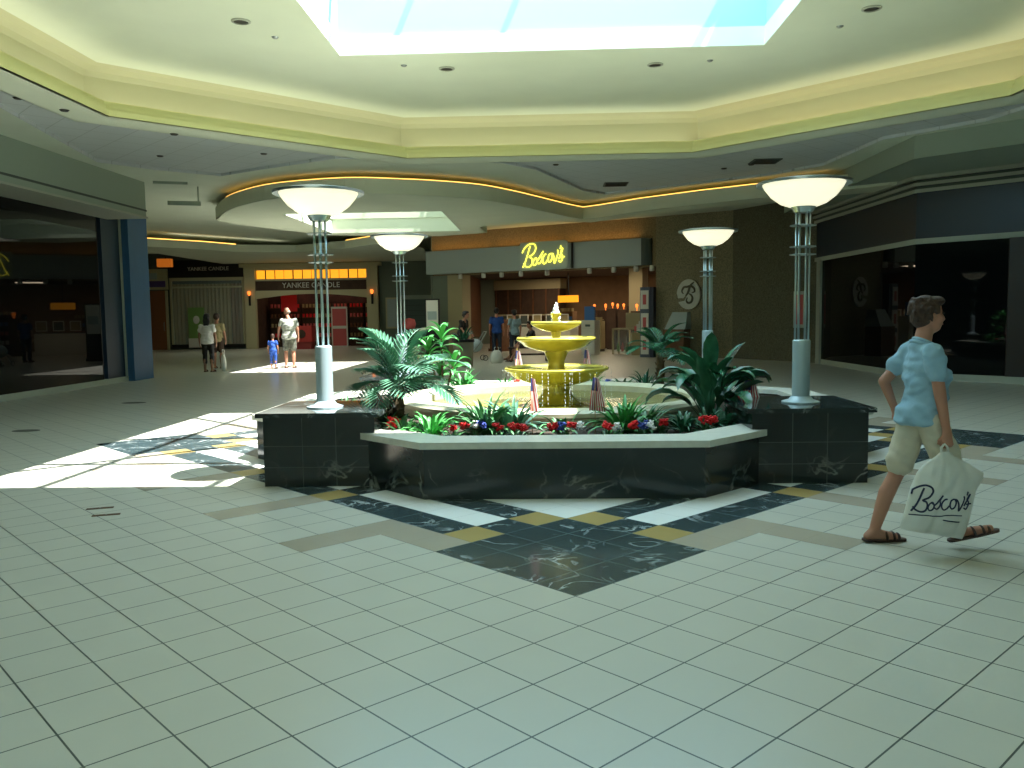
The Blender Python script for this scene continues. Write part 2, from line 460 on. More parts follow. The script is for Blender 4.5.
# tile area outline / plaster ceiling
P = [(8.3,1.6),(8.3,12.0),(7.7,15.2),(6.5,16.6),(6.3,19.4),(5.4,20.7),(1.75,23.4),(1.1,22.6),(.5,20.9),(-.1,19.2),(-.8,18.3),(-2.4,17.7),(-4.2,17.4),(-6.1,18.5),(-7.2,19.2),(-8.3,18.2),(-9.0,17.2),(-8.1,12.75),(-8.1,1.6)]
CZ = 4.7
struct('ceiling_plaster', MB().sheet([(X0,Y0),(X1,Y0),(X1,Y1),(X0,Y1)], [P, SK_FILL, SK2], CZ), mt['plaster_dull'])
mb = MB(); mb.sheet(P, [list(reversed(oct_pts(7.25)))], CZ+.06); mb.wall(P, .02, CZ, CZ+.06, closed=True)
struct('ceiling_tiles', mb, mt['ctile'])
# soffit ring with stepped lip and cove trough
mb = MB()
mb.sheet(oct_pts(7.3), [oct_pts(6.62)], 4.55)
o8 = oct_pts(7.3); mb.wall(o8, .02, 4.55, CZ+.07, closed=True)
struct('ceiling_ring', mb, mt['plaster'])
mb = MB()
for ap, z0, z1 in ((6.62,4.55,4.64),(6.66,4.64,4.71),(6.70,4.71,4.78)):
    q = oct_pts(ap); mb.wall(q, -.06, z0, z1, closed=True)
struct('trim_1', mb, mt['cove'])
mb = MB()
prof = [(6.68,4.60),(7.05,4.60),(7.07,4.62),(7.07,5.20),(7.03,5.28),(6.93,5.34),(6.80,5.36)]
rows = [[(x,y,z) for x,y in oct_pts(ap)] for ap, z in prof]
vs = [p for rr in rows for p in rr]; fs = []
for a in range(len(rows)-1):
    for i in range(8):
        j = (i+1)%8; fs.append((a*8+j, a*8+i, a*8+8+i, a*8+8+j))
mb.add(vs, fs); struct('ceiling_cove_wall', mb, mt['cove2'])
struct('ceiling_upper', MB().sheet(oct_pts(6.85), [SK1], 5.36), mt['plaster'])
# skylight shafts
def shaft(k, sk, z0, z1, n):
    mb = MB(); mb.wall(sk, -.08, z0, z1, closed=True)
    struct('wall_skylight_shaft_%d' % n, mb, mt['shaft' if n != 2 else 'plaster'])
    x0,y0 = sk[0]; x1,y1 = sk[2]
    tr = MB(); e = .1
    inner = [(x0,y0),(x1,y0),(x1,y1),(x0,y1)]; outer = [(x0-e,y0-e),(x1+e,y0-e),(x1+e,y1+e),(x0-e,y1+e)]
    tr.sheet(outer, [inner], z0-.03, .03)
    ib = [(x0+.03,y0+.03),(x1-.03,y0+.03),(x1-.03,y1-.03),(x0+.03,y1-.03)]
    tr.wall(inner, .03, z0-.03, z0+.24, mat=None, closed=True)
    struct('trim_%d' % (n+1), tr, mt['plaster'])
    # glazing: frame bars + pane
    g = MB(); g.box(x0,y0,z1+.02,x1,y1,z1+.03)
    struct('window_%d' % n, g, mt['glass'])
    b = MB(); w = .05
    xm, ym = (x0+x1)/2, (y0+y1)/2
    for p, q in (((x0,y0),(x1,y1)),((x0,y1),(x1,y0)),((xm,y0),(xm,y1)),((x0,ym),(x1,ym)),((x0+(x1-x0)*.25,y0),(x0+(x1-x0)*.25,y1)),((x0,y0+(y1-y0)*.2),(x1,y0+(y1-y0)*.2))):
        b.tube([(p[0],p[1],z1-.03),(q[0],q[1],z1-.03)], w, 4)
    struct('trim_%d' % (n+4), b, mt['signgrey'])
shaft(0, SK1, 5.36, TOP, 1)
shaft(0, SK2, 4.7, TOP, 2)
shaft(0, SK_FILL, 4.7, TOP, 3)  # shaft and pane of the added fill skylight, out of view

# dropped cloud soffit toward the rear with amber cove tube on its top edge
near = [(-8.99,23.42),(-8.01,21.56),(-7.06,20.32),(-5.97,19.4),(-4.32,18.89),(-3.16,19.2),(-2.31,19.6),(-1.43,20.26),(-.76,21.25),(-.15,22.37),(.68,24.0),(1.22,24.9)]
near = [(p.x,p.y) for p in smooth_path(near, 3)] + [(1.68,24.45),(2.67,23.22),(4.03,21.94),(5.29,20.95),(6.66,19.95)]
far = [(7.8,19.1),(7.8,20.3),(6.9,20.9),(5.5,21.9),(4.2,22.9),(2.8,24.3),(1.5,25.8),(.6,25.3),(-.4,25.4),(-1.9,26.6),(-1.8,28.5),(-3.5,29.4),(-4.6,29.2),(-7.2,28.4),(-8.8,24.8),(-9.05,23.7)]
CL = near + far[:-1]
ZS = 4.22
holeB = [(-8.0,20.6),(-3.0,20.6),(-3.0,26.2),(-8.0,26.2)]
holeB = SK2
mb = MB(); mb.sheet(CL, [list(reversed(holeB))], ZS); mb.wall(near+[(7.8,19.1)], .03, ZS, 4.56)
mb.wall(far[1:], .03, ZS, CZ)
mb.wall([(p[0],p[1]) for p in holeB], -.03, ZS, CZ, closed=True)
struct('ceiling_cloud_soffit', mb, mt['plaster'])
def neon(pts, z, label):
    t = MB().tube([(x,y,z) for x,y in pts], .016, 6).build('cove_light_tube', mt['neon_gold'], None, True)
    tag(t, label, 'light')
neon([(x,y+.07) for x,y in near[3:]], 4.575, 'long amber neon tube lighting the curved ceiling edge above the fountain')
low = [(-15.5,29.5),(-14.26,30.76),(-13.02,32.26),(-12.23,33.79),(-10,34.6),(-7.6,32.9),(-5.92,31.0),(-4.6,33.4),(-5.5,41.2),(-15.5,41.2)]
mb = MB(); mb.sheet(low, [], 4.15); mb.wall(low[:7], .03, 4.15, 4.44)
struct('ceiling_rear_soffit', mb, mt['plaster_dull'])
neon([(x,y+.06) for x,y in low[0:4]], 4.46, 'amber neon tube on the distant ceiling edge left of the candle shop')
neon([(x+.03,y+.05) for x,y in low[5:7]], 4.46, 'short amber neon tube on the distant ceiling edge behind the rear left lamp')

# ------------------------------------------------------------------ left side: shopfront
struct('wall_left_bulkhead', MB().box(-10.6, -6, 3.9, -9.25, 19.8, CZ), mt['green_grey'])
struct('trim_8', MB().box(-10.2,-6,3.86,-9.22,19.83,3.9), mt['sill'])
struct('trim_9', MB().box(-9.27,-6,4.02,-9.235,19.82,4.06), mt['dark_grey'])
struct('wall_left', MB().box(-10.9,-6,0,-10.3,19.9,3.9), mt['dark_grey'])
struct('window_4', MB().box(-10.25,-6,.12,-10.2,19.3,3.86), mt['blackglass'])
mb = MB()
for y in (-2,2.0,6.1,10.2,14.7,19.3): mb.box(-10.21,y-.012,.12,-10.195,y+.012,3.86)
struct('trim_10', mb, mt['black'])
struct('baseboard_left', MB().box(-10.3,-6,0,-10.16,20.6,.12), mt['sill'])
pl = thing('shopfront_pillar','tall blue square pillar at the corner of the dark left shopfront','pillar',(-10.25,20.95,0))
MB().box(-.2,-.55,0,.25,.45,4.15).build('shaft', mt['blue'], pl)
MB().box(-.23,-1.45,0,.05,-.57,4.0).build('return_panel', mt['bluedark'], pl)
MB().box(.05,-.62,0,.09,-.57,4.0).build('edge_strip', mt['sill'], pl)
struct('wall_left_rear', MB().prism([(-10.9,19.9),(-10.5,19.9),(-10.5,21.4),(-14.8,30),(-19.7,40.9),(-20.0,40.9),(-15.2,30),(-10.9,21.5)], 0, CZ), mt['beige'])

# ------------------------------------------------------------------ right side: shopfront
rw = [(7.75,24.5),(7.92,18.4),(9.3,17.02),(13.0,13.3),(13.0,-6)]
def along(pts, th, z0, z1): return MB().wall(pts, th, z0, z1)
def offs(pts, d):
    k = len(pts); P = [V((*p,0)) for p in pts]; o = []
    for i in range(k):
        ds = []
        if i > 0: ds.append((P[i]-P[i-1]).normalized())
        if i < k-1: ds.append((P[i+1]-P[i]).normalized())
        ns = [V((-q.y,q.x,0)) for q in ds]; n = sum(ns, V()).normalized(); c = n.dot(ns[0]); q = P[i]+n*(d/max(c,.3)); o.append((q.x,q.y))
    return o
rw_out = offs(rw, .06)
struct('wall_right', along(offs(rw,.05), .4, 0, CZ), mt['dark_grey'])
struct('window_5', along([(7.765,23.9),(7.92,18.4),(9.18,17.14)], .04, .14, 2.86), mt['blackglass'])
struct('window_6', along([(9.5,16.82),(13.0,13.3),(13.0,-6)], .04, .14, 2.86), mt['blackglass'])
struct('trim_11', along(offs(rw,-.03), .07, 2.86, 2.97), mt['sill'])
struct('trim_12', along(rw, .05, 2.97, 3.95), mt['navy'])
mb = MB()
for z0, z1, d in ((3.93,4.0,-.05),(4.07,4.13,-.08),(4.20,4.27,-.11)):
    mb.wall(offs(rw,d), .05-d, z0, z1)
struct('trim_13', mb, mt['sill'])
mb = MB()
for z0, z1 in ((4.0,4.07),(4.13,4.20)): mb.wall(rw, .05, z0, z1)
struct('trim_15', mb, mt['dark_grey'])
mb = MB()
mb.wall([(6.95,24.8),(6.95,16.3),(8.9,14.35),(12.0,11.25),(12.0,-6)], .04, 4.28, CZ)
mb.add([(6.95,24.8,4.28),(6.95,16.3,4.28),(8.9,14.35,4.28),(12.0,11.25,4.28),(12.0,-6,4.28)]+[(x,y,4.28) for x,y in offs(rw,.05)], [(0,1,6,5),(1,2,7,6),(2,3,8,7),(3,4,9,8)])
struct('wall_right_bulkhead', mb, mt['green_grey'])
struct('baseboard_right', along(rw, .05, 0, .14), mt['sill'])
struct('trim_14', MB().box(7.70,23.9,.0,7.86,24.2,2.9), mt['sill'])
pr = thing('shopfront_pillar','dark reddish brown pillar between the black panes of the right shopfront','pillar',(9.34,16.98,0), -PI/4)
MB().box(-.2,-.1,0,.22,.1,2.86,bev=.02).build('shaft', M('dark_red_brown_paint',(.16,.12,.10),.4), pr)
MB().box(-.25,-.13,0,.27,.11,.14).build('base', mt['sill'], pr)

# ------------------------------------------------------------------ Boscov's end wall
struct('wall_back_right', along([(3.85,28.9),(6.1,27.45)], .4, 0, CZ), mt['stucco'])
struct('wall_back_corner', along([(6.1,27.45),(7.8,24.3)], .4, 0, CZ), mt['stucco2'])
F0 = V((3.85,28.9,0)); F1 = V((-4.3,33.6,0)); e = (F0-F1).normalized(); ang = math.atan2(e.y, e.x); LEN = (F0-F1).length
def LW(x, y, z=0): # local frame of the store front: x along, y into the store
    p = F1 + e*x + V((-e.y,e.x,0))*y; return (p.x,p.y,z)
fr = lambda mb: MBW(mb)
def MBW(mb):
    mb.v = [LW(*p) for p in mb.v]; return mb
struct('wall_back_header', MBW(MB().box(0,0,3.05,LEN,.25,CZ)), M('orange_lit_stucco',(.52,.46,.34),.95,noise_s=26,noise_a=.3,bump=.5))  # stucco with the orange light of the wash lamps put into its colour
struct('wall_back_left', MBW(MB().box(-.1,0,0,.75,.4,3.05)), mt['grnwall'])
struct('wall_back_jamb', MBW(MB().box(.75,-.05,0,1.45,.5,3.05)), mt['beige'])
def px_on_front(px, off=0):
    d = R_*(px-512)/Fpx + U_*0 + f
    nrm = V((-e.y,e.x,0)); o = V((0,0,H)); P0 = F1+nrm*off
    t = (P0-o).dot(nrm)/d.dot(nrm); q = o+d*t; return (q-F1).dot(e)
xs = px_on_front(571, -.4)
fa = thing('sign_fascia','long grey metal sign band above the wide store entrance at the rear','sign',LW(0,0,3.1), ang)
MB().box(0,-.42,0,xs,-.002,.88).build('left_panel', mt['signgrey'], fa)
MB().box(xs+.03,-.20,0,LEN-.45,-.002,.9).build('right_panel', mt['signgrey'], fa)
mb = MB(); pts = [(LEN-.45,-.002),(LEN-.45,-.2)]+[(LEN-.45+.32*math.sin(t*PI/2/5), -.2+.198*(1-math.cos(t*PI/2/5))) for t in range(6)]
mb.prism(pts, 0, .9); mb.build('curved_end', mt['dark_grey'], fa)
MB().box(xs,-.3,0,xs+.03,-.002,.9).build('dark_joint', mt['black'], fa)
# name sign panel with yellow script
script = dict(
 B1=[(180,458),(215,400),(250,310),(280,230),(298,190)],
 B2=[(175,272),(205,220),(255,178),(318,158),(368,178),(378,228),(342,288),(282,325),(316,345),(326,392),(302,440),(255,456),(213,436),(195,405)],
 o1=[(372,345),(348,368),(334,408),(350,437),(382,422),(398,380),(388,350),(372,345),(402,372),(425,352)],
 s1=[(425,352),(488,262),(460,318),(468,362),(450,402),(420,418),(398,402)],
 c1=[(532,300),(508,310),(484,350),(480,395),(500,424),(530,405),(552,372)],
 o2=[(596,298),(570,322),(560,370),(574,404),(604,388),(622,335),(612,302),(596,298),(630,300)],
 v1=[(630,300),(645,345),(650,425),(682,360),(706,290),(700,258)],
 ap=[(748,205),(738,248)],
 s2=[(716,372),(776,238),(746,292),(768,332),(764,372),(742,410),(714,394)],
 s3=[(742,352),(800,345)])
sg = thing('name_sign','rounded grey panel with yellow script letters spelling Boscov\'s','sign',LW(xs-1.02,-.42,3.08), ang)
w2, h2 = .98, 1.0
pp = [(-w2,0),(w2-.15,0),(w2-.04,.04),(w2,.15),(w2,h2-.15),(w2-.04,h2-.04),(w2-.15,h2),(-w2,h2)]
mb = MB(); mb.add([(x,-.06,z) for x,z in pp]+[(x,0,z) for x,z in pp], [tuple(range(8)),tuple(reversed(range(8,16)))]+[((i+1)%8,i,i+8,(i+1)%8+8) for i in range(8)])
mb.build('panel', M('pale_grey_sign_panel',(.66,.73,.71),.5), sg)
mb = MB()
for k, st in script.items():
    mb.tube([((p.x-490)/330*.92, -.085, (310-p.y)/330*.92+.52) for p in smooth_path(st, 5)], .018, 6)
mb.build('script_letters', mt['neon_yel'], sg, True)
# round B emblem on the stucco wall
wd = (V((6.1,27.45,0))-V((3.85,28.9,0))).normalized(); wang = math.atan2(wd.y, wd.x)
em = thing('wall_emblem','round pale emblem with a cut-out curly letter B on the rear stucco wall','emblem',(4.84,28.22,2.08), wang); em.scale = (.88,.88,.88)
ring = []
for k in range(40):
    a = math.radians(200 + 320*k/39); ring.append((.48*math.cos(a)*.94, .55*math.sin(a)))
body = [(-.44,-.10)]
out = [(math.cos(a)*.47, math.sin(a)*.56) for a in [math.radians(t) for t in range(-150, 186, 12)]]
poly = [(.0,-.08)] + out
poly = out + [(-.42,-.14),(-.22,-.14),(.02,.10),(-.16,-.24)]
mb = MB()
mb2 = MB(); mb2.prism(poly, 0, .04); mb2.v = [(x,-z-.002,y) for x,y,z in mb2.v]; mb2.build('disc', mt['stone'], em)
mb = MB()
for st in ([(.22,.45),(.08,.32),(-.02,.05),(-.12,-.05)],[(-.20,.02),(-.26,.12),(-.18,.26),(-.04,.28),(.10,.30),(.22,.22),(.24,.10),(.14,.05)],[(.02,.02),(.10,-.02),(.16,-.14),(.12,-.28),(.0,-.32),(-.08,-.24),(-.04,-.12)]):
    mb.tube([(p.x,-.045,p.y) for p in smooth_path(st,5)], [.018+.028*math.sin(PI*i/((len(st)-1)*5)) for i in range((len(st)-1)*5+1)], 6)
mb.build('letter', mt['stucco2'], em, True)
# spot lamps under the sign
for k, px in enumerate((462,485,503,522,548,590,614,636,652)):
    s = MB().lathe([(0,0),(.07,0),(.085,-.06),(.085,-.18),(.06,-.2),(0,-.2)],12).build('spot_lamp', mt['whitepl'], None, True)
    s.location = LW(min(px_on_front(px,-.12), LEN-.1), -.1, 3.09)
    tag(s, 'small white spot lamp in the row under the rear sign band', 'light', 'spot lamps under the sign band')

# interior of the store
struct('ceiling_store', MBW(MB().prism([(.3,.25),(LEN,.25),(LEN,11),(-5.3,11)],3.3,3.34)), mt['darkbrown'])
struct('wall_store_back', MBW(MB().box(-5.2,10.8,0,LEN,11,3.3)), mt['brown'])
struct('wall_store_left', MBW(MB().prism([(.75,.5),(.9,.5),(-4.9,10.8),(-5.05,10.8)],0,3.3)), mt['woodd'])
struct('wall_store_right', MBW(MB().box(LEN-.15,.41,0,LEN,10.8,3.3)), mt['brown'])
def store_obj(name, label, cat, x, y, z=0, rz=0, group=None): return thing(name,label,cat,LW(x,y,z),ang+rz,group)
# wall shelving
sh = store_obj('wall_shelf','tall dark wall shelving bay at the back of the store left of the pillar','shelf',px_on_front(528,9.9),9.9)
MB().box(-1.9,0,1.5,1.9,.6,2.75).build('back_panel', mt['darkbrown'], sh)
for k in range(6): MB().box(-1.9+k*.74,-.02,1.5,-1.82+k*.74,.0,2.75).build('upright', mt['woodd'], sh)
MB().box(-1.95,-.05,2.75,1.95,.6,3.25).build('header', mt['beige'], sh)
MB().box(-1.95,-.05,1.42,1.95,.6,1.5).build('ledge', mt['beige'], sh)
ct = store_obj('display_counter','white glass-topped counter with square white frames in the left half of the store','counter',px_on_front(538,4.2),4.2)
MB().box(-1.6,0,0,1.6,.7,.95).build('body', mt['whitepl'], ct)
MB().box(-1.65,-.05,.95,1.65,.75,1.0).build('countertop', mt['glass'], ct)
for k in range(5):
    fr_ = MB()
    x = -1.3+k*.65; fr_.wall([(x-.22,0),(x+.22,0),(x+.22,.44),(x-.22,.44)], .04, 0, .03, closed=True); fr_.v = [(a,-c_,b_+1.05) for a,b_,c_ in fr_.v]
    o = fr_.build('frame', mt['whitepl'], ct); MB().box(x-.17,.0,1.1,x+.17,.01,1.44).build('picture', mt['dark_grey'] if k%2 else mt['curtain'], ct)
for k,(x,y,h,c,lab) in enumerate(((1.55,2.4,1.3,'woodd','brown'),(6.6,5.0,2.9,'beige','beige'))):
    o = store_obj('store_column' if k else 'display_cabinet', ('square beige column in the middle of the store' if k else 'tall brown wooden display cabinet by the left store wall'), 'column' if k else 'cabinet', x,y)
    MB().box(-.3,-.3,0,.3,.3,h if not k else 3.3, bev=.02).build('body', mt[c], o); MB().box(-.34,-.34,0,.34,.34,.12).build('plinth', mt['woodd'], o)
wc = store_obj('display_tower','white drawer tower topped by a blue picture, in the middle of the store entrance','display',px_on_front(581,.3)+.1,.9)
MB().box(-.27,-.22,0,.27,.22,1.25).build('body', mt['whitepl'], wc)
for k in range(4): MB().box(-.25,-.235,.08+k*.3,.25,-.22,.34+k*.3).build('drawer', mt['paper'], wc)
MB().box(-.2,-.1,1.25,.2,.0,1.75).build('picture', mt['skyblue'], wc)
MB().box(-.1,-.23,1.02,.1,-.237,1.1).build('lettering_bar', mt['dark_grey'], wc)
gc = store_obj('glass_case','low wood-framed glass case with a beige back board right of the white tower','display case',px_on_front(608,.3)+.25,1.4)
for x in (-.45,.45):
    for y in (-.25,.25): MB().box(x-.03,y-.03,0,x+.03,y+.03,.95).build('leg', mt['beige'], gc)
MB().box(-.42,-.22,.05,.42,.22,.9).build('glass_body', mt['glass'], gc); MB().box(-.48,-.28,.9,.48,.28,.95).build('top', mt['beige'], gc)
MB().box(-.1,.1,.95,.45,.14,1.5).build('back_board', mt['beige'], gc)
for k in range(5):
    b = MB().lathe([(0,0),(.05,0),(.05,.2),(.02,.25),(.02,.32),(0,.32)],10).build('bottle', mt[('greenpr','pinkred','curtain','woodd','whitepl')[k]], None, True)
    b.location = LW(px_on_front(608,.3)+.25-.35+k*.17, 1.4, .1); tag(b,'small bottle standing inside the low glass case','bottle','bottles in the glass case')
st = store_obj('merchandise_table','white cloth-covered table stacked with pale gift packages near the store right side','table',px_on_front(632,.3)+.2,1.0)
MB().box(-.42,-.3,0,.42,.3,.8,bev=.05).build('cloth', mt['curtain'], st)
for k in range(9):
    x = -.34+.085*k; h = .18+.3*math.sin(PI*(k+.5)/9)*random.uniform(.7,1.1)
    b = MB().box(-.05,-.08,0,.05,.08,h,bev=.01).build('gift_box', mt['whitepl' if k%3 else 'pinkred'], None); b.location = LW(px_on_front(632,.3)+.2+x,1.0,.8); b.rotation_euler = (0,0,ang)
    tag(b,'small pale package stacked on the cloth-covered store table','box','packages on the merchandise table')
rk = store_obj('poster_rack','tall blue-grey folding rack holding three white posters at the store entrance','rack',px_on_front(650,-.3)-.15,-.35)
MB().box(-.17,-.04,0,.17,.0,2.35).build('panel', M('blue_grey_rack',(.32,.36,.42),.5), rk)
MB().box(.17,-.02,0,.30,.2,2.35).build('side_panel', M('dark_blue_rack',(.16,.19,.26),.5), rk)
for k in range(3):
    p_ = MB().box(-.14,-.06,.1+k*.76,.14,-.04,.72+k*.76).build('poster', mt['paper'], rk)
    MB().box(-.06,-.066,.25+k*.76,.06,-.06,.58+k*.76).build('picture', mt['pinkred'], p_)
cs = store_obj('checkout_cabinet','brown wooden cabinet with a slanted grey top right of the poster rack','cabinet',px_on_front(668,-.6)+.35,-.75)
MB().box(-.35,-.3,0,.35,.3,.95).build('body', mt['woodd'], cs)
mb = MB(); mb.add([(-.3,-.3,.95),(.4,-.3,.95),(.4,.3,.95),(-.3,.3,.95),(-.1,-.1,1.5),(.4,-.1,1.5),(.4,.2,1.5),(-.1,.2,1.5)],[(0,3,2,1),(4,5,6,7),(0,1,5,4),(1,2,6,5),(2,3,7,6),(3,0,4,7)])
mb.build('slanted_top', mt['signgrey'], cs)
for k,(px,y,z) in enumerate(((595,5,1.9),(606,6,1.9),(613,5,1.95),(618,7,1.9),(624,5,1.9),(637,4,1.85),(657,2.0,2.0),(640,7,1.9),(628,6.5,1.6))):
    g = MB().lathe([(.0,-.28),(.03,-.28),(.03,-.1),(.07,-.1),(.1,.08),(.05,.14),(0,.14)],10).build('table_lamp', mt['orange'], None, True)
    g.location = LW(min(px_on_front(px,y),LEN-.4),y,z); g.scale = (.55,.55,.7 if k%2 else .55); g.location.z -= .1; tag(g,'small glowing warm lamp on the shelves deep in the store','lamp','warm lamps in the store')
    s2 = MB().box(-.2,-.15,0,.2,.15,z-.28).build('lamp_stand', mt['darkbrown'], None); s2.location = LW(min(px_on_front(px,y),LEN-.4),y,0); s2.rotation_euler=(0,0,ang)
    tag(s2,'dark narrow stand carrying a glowing lamp deep in the store','stand','lamp stands in the store')
ls = store_obj('glow_panel','amber glowing panel standing in for an orange-lit shelf in the middle of the store','sign',px_on_front(567,6.),6.2)  # glow of an orange-lit shelf, made as an emissive panel
MB().box(-.5,-.05,2.0,.5,0,2.3).build('panel', mt['amber'], ls); MB().box(-.02,-.02,2.3,.02,.02,3.3).build('hanger', mt['black'], ls)
for x,y,h,w,c in ((2.0,7.5,1.6,.7,'brown'),(5.2,8.2,1.8,.9,'darkbrown'),(7.6,6.8,1.5,.8,'woodd'),(8.4,8.8,2.0,.5,'beige'),(5.6,3.2,1.2,.5,'curtain')):
    o = store_obj('store_shelf', {1.6:'brown shelf unit deep in the store behind the counter',1.8:'tall dark shelf unit deep in the store behind the amber panel',1.5:'brown wooden shelf unit in the right half of the store',2.0:'narrow beige shelf unit by the right store wall',1.2:'low beige drape-fronted unit beside the white counter'}[h], 'shelf', x,y)
    MB().box(-w/2,-.2,0,w/2,.2,.1).build('base', mt['black'], o)
    MB().box(-w/2,.16,.1,w/2,.2,h).build('back_panel', mt[c], o)
    for k in range(4): MB().box(-w/2,-.2,.1+(h-.1)*k/4+.3,w/2,.158,.14+(h-.1)*k/4+.3).build('shelf', mt[c], o)
    for s_ in (-1,1): MB().box(s_*w/2-.02,-.2,.1,s_*w/2+.02,.2,h).build('side_panel', mt[c], o)
    for k in range(4):
        mbb = MB()
        for q in range(4): mbb.box(-w/2+.05+q*w/4.4,-.15,.14+(h-.1)*k/4+.3 if k<3 else h,-w/2+.05+q*w/4.4+w/6,.05,.14+(h-.1)*k/4+.3+.18 if k<3 else h+.15)
        mbb.build('goods', mt[('whitepl','pinkred','skyblue','curtain')[k]], o)

# ------------------------------------------------------------------ far end: candle shop etc.
YB = 41.2
struct('wall_back_candle', MB().box(-21,YB,0,-14.5,YB+.3,CZ), mt['dark_grey'])
struct('wall_back_candle_top', MB().box(-14.5,YB,4.0,-7.9,YB+.3,CZ), mt['dark_grey'])
struct('wall_back_centre', MB().box(-7.9,YB,0,-3.9,YB+.3,CZ), mt['grnwall'])
struct('wall_back_side', along([(-4.35,33.6),(-4.6,YB)], -.3, 0, CZ), mt['grnwall'])
ys = thing('candle_shopfront','cream framed candle shopfront with a row of amber lit transom panes','shopfront',(-11.2,YB,0))
for s_ in (-1,1): MB().box(s_*3.0-.27,-.25,0,s_*3.0+.27,0,3.95).build('pilaster', mt['cream'], ys)
MB().box(-3.45,-.35,3.95,3.45,0,4.12).build('cornice', mt['cream'], ys)
MB().box(-2.73,-.2,3.8,2.73,0,3.95).build('head_rail', mt['cream'], ys)
MB().box(-2.73,-.2,3.28,2.73,0,3.38).build('transom_rail', mt['cream'], ys)
for k in range(12):
    x = -2.68+k*.452+(.02 if k%3 else 0); MB().box(x,-.1,3.38,x+.40,-.06,3.8).build('transom_pane', mt['amber'], ys)
sb = MB().box(-2.73,-.15,2.82,2.73,0,3.28).build('sign_board', mt['darkbrown'], ys)
put_mesh(text_mesh('YANKEE CANDLE', .36), 'lettering', mt['whitepl'], sb, (0,-.17,3.05), (PI/2,0,0))
mb = MB(); n = 16
top = [(-2.73,2.82),(2.73,2.82)]; arc = [(2.73-5.46*k/n, 2.42+.22*math.sin(PI*k/n)) for k in range(n+1)]
vs = [(x,-.2,z) for x,z in top+arc]+[(x,0,z) for x,z in top+arc]; k_ = len(top+arc)
fs = []
for i in range(n): 
    xa, za = arc[i]; xb, zb = arc[i+1]
    mb.add([(xa,-.2,za),(xb,-.2,zb),(xb,-.2,2.82),(xa,-.2,2.82),(xa,0,za),(xb,0,zb)],[(0,1,2,3)[::-1],(0,4,5,1)[::-1]])
mb.build('arch', mt['cream'], ys)
struct('wall_candle_interior', MB().box(-14.2,43.7,0,-8.2,43.8,4.0), M('dark_maroon_wall',(.26,.16,.15),.8,noise_s=2,noise_a=.5))
struct('wall_candle_side_1', MB().box(-14.5,YB+.3,0,-14.2,43.7,4.0), mt['darkbrown'])
struct('wall_candle_side_2', MB().box(-8.2,YB+.3,0,-7.9,43.7,4.0), mt['darkbrown'])
for s_, lb in ((-1,'left'),(1,'right')):
    sc_ = thing('wall_sconce','orange glowing wall sconce on the %s pilaster of the candle shop' % lb,'lamp',(-11.2+s_*3.0,YB-.252,2.6))
    MB().box(-.05,-.05,-.5,.05,0,0).build('bracket', mt['black'], sc_)
    MB().lathe([(0,-.02),(.05,0),(.09,.14),(.05,.2),(0,.2)],10,c=(0,-.1)).build('lamp_shade', mt['orange'], sc_, True)
bd = thing('poster_board','pale red framed poster board standing in the candle shop doorway','poster',(-10.0,YB+.4,0))
MB().box(-.4,0,0,.4,.05,2.0).build('frame', mt['whitepl'], bd)
for k in range(2): MB().box(-.34,-.01,.08+k*.98,.34,0,.92+k*.98).build('poster', mt['pinkred'], bd)
rd = thing('red_display','red crate display with dark round centre in front of the candle shop','display',(-11.35,YB-1.2,0))
MB().box(-.45,-.3,0,.45,.3,.35,bev=.03).build('base', M('dull_red',(.62,.25,.24),.6), rd)
MB().box(-.5,-.35,.35,.5,.35,1.1,bev=.03).build('crate', M('bright_red',(.75,.24,.22),.6), rd)
mb=MB().lathe([(0,0),(.2,0),(.2,.03),(0,.03)],16); mb.v=[(x,-z-.35,y+.72) for x,y,z in mb.v]; mb.build('label_disc', mt['darkbrown'], rd)
rp = thing('hanging_poster','dull red poster inside the candle shop upper left','poster',(-12.6,YB+.8,1.8)); MB().box(-.4,0,0,.4,.03,.8).build('sheet', mt['red'], rp); MB().tube([(0,.015,.8),(0,.015,2.2)],.01,5).build('hanger', mt['black'], rp)
for k in range(7):
    o = thing('candle_shelf','dark shelf of small coloured jars inside the candle shop','shelf',(-13.6+k*.82,43.3,0),0,'shelves in the candle shop')
    MB().box(-.36,0,0,.36,.35,2.2).build('body', mt['darkbrown'], o)
    for z in (.5,1.0,1.5,2.0):
        mbb=MB()
        for q in range(4): mbb.lathe([(0,0),(.06,0),(.06,.18),(0,.18)],8,c=(-.27+q*.18,-.07),z=z)
        g=mbb.build('candle_row', mt[('pinkred','red','curtain','woodd')[(k+int(z*2))%4]], o); g['kind']='stuff'
        MB().box(-.36,-.15,z-.03,.36,0,z).build('shelf_board', mt['woodd'], o)
# window display left of it
wd_ = thing('display_window','wide shop window hung with tall beige drapes left of the candle shop door','shop window',(-16.35,YB,0))
MB().box(-1.85,-.12,.1,1.8,-.02,.25).build('sill', mt['black'], wd_)
MB().box(-1.85,-.12,3.35,1.8,-.02,3.5).build('head_rail', mt['cream'], wd_)
for x in (-1.85,1.72): MB().box(x,-.12,.25,x+.1,-.02,3.35).build('jamb', mt['cream'], wd_)
for k in range(6):
    mbb=MB(); x0_=-1.72+k*.575
    pts_=[(x0_+t*.55/12, -.06-.02*math.sin(t*PI/2)) for t in range(13)]
    mbb.wall(pts_,.01,.25,3.2); mbb.build('drape', mt['curtain'] if k<5 else mt['brown'], wd_)
MB().box(-1.75,-.17,3.0,1.72,-.12,3.08).build('curtain_rail', mt['cream'], wd_)
MB().box(-1.75,-.14,.25,1.72,-.13,3.35).build('glass_pane', mt['glass'], wd_)
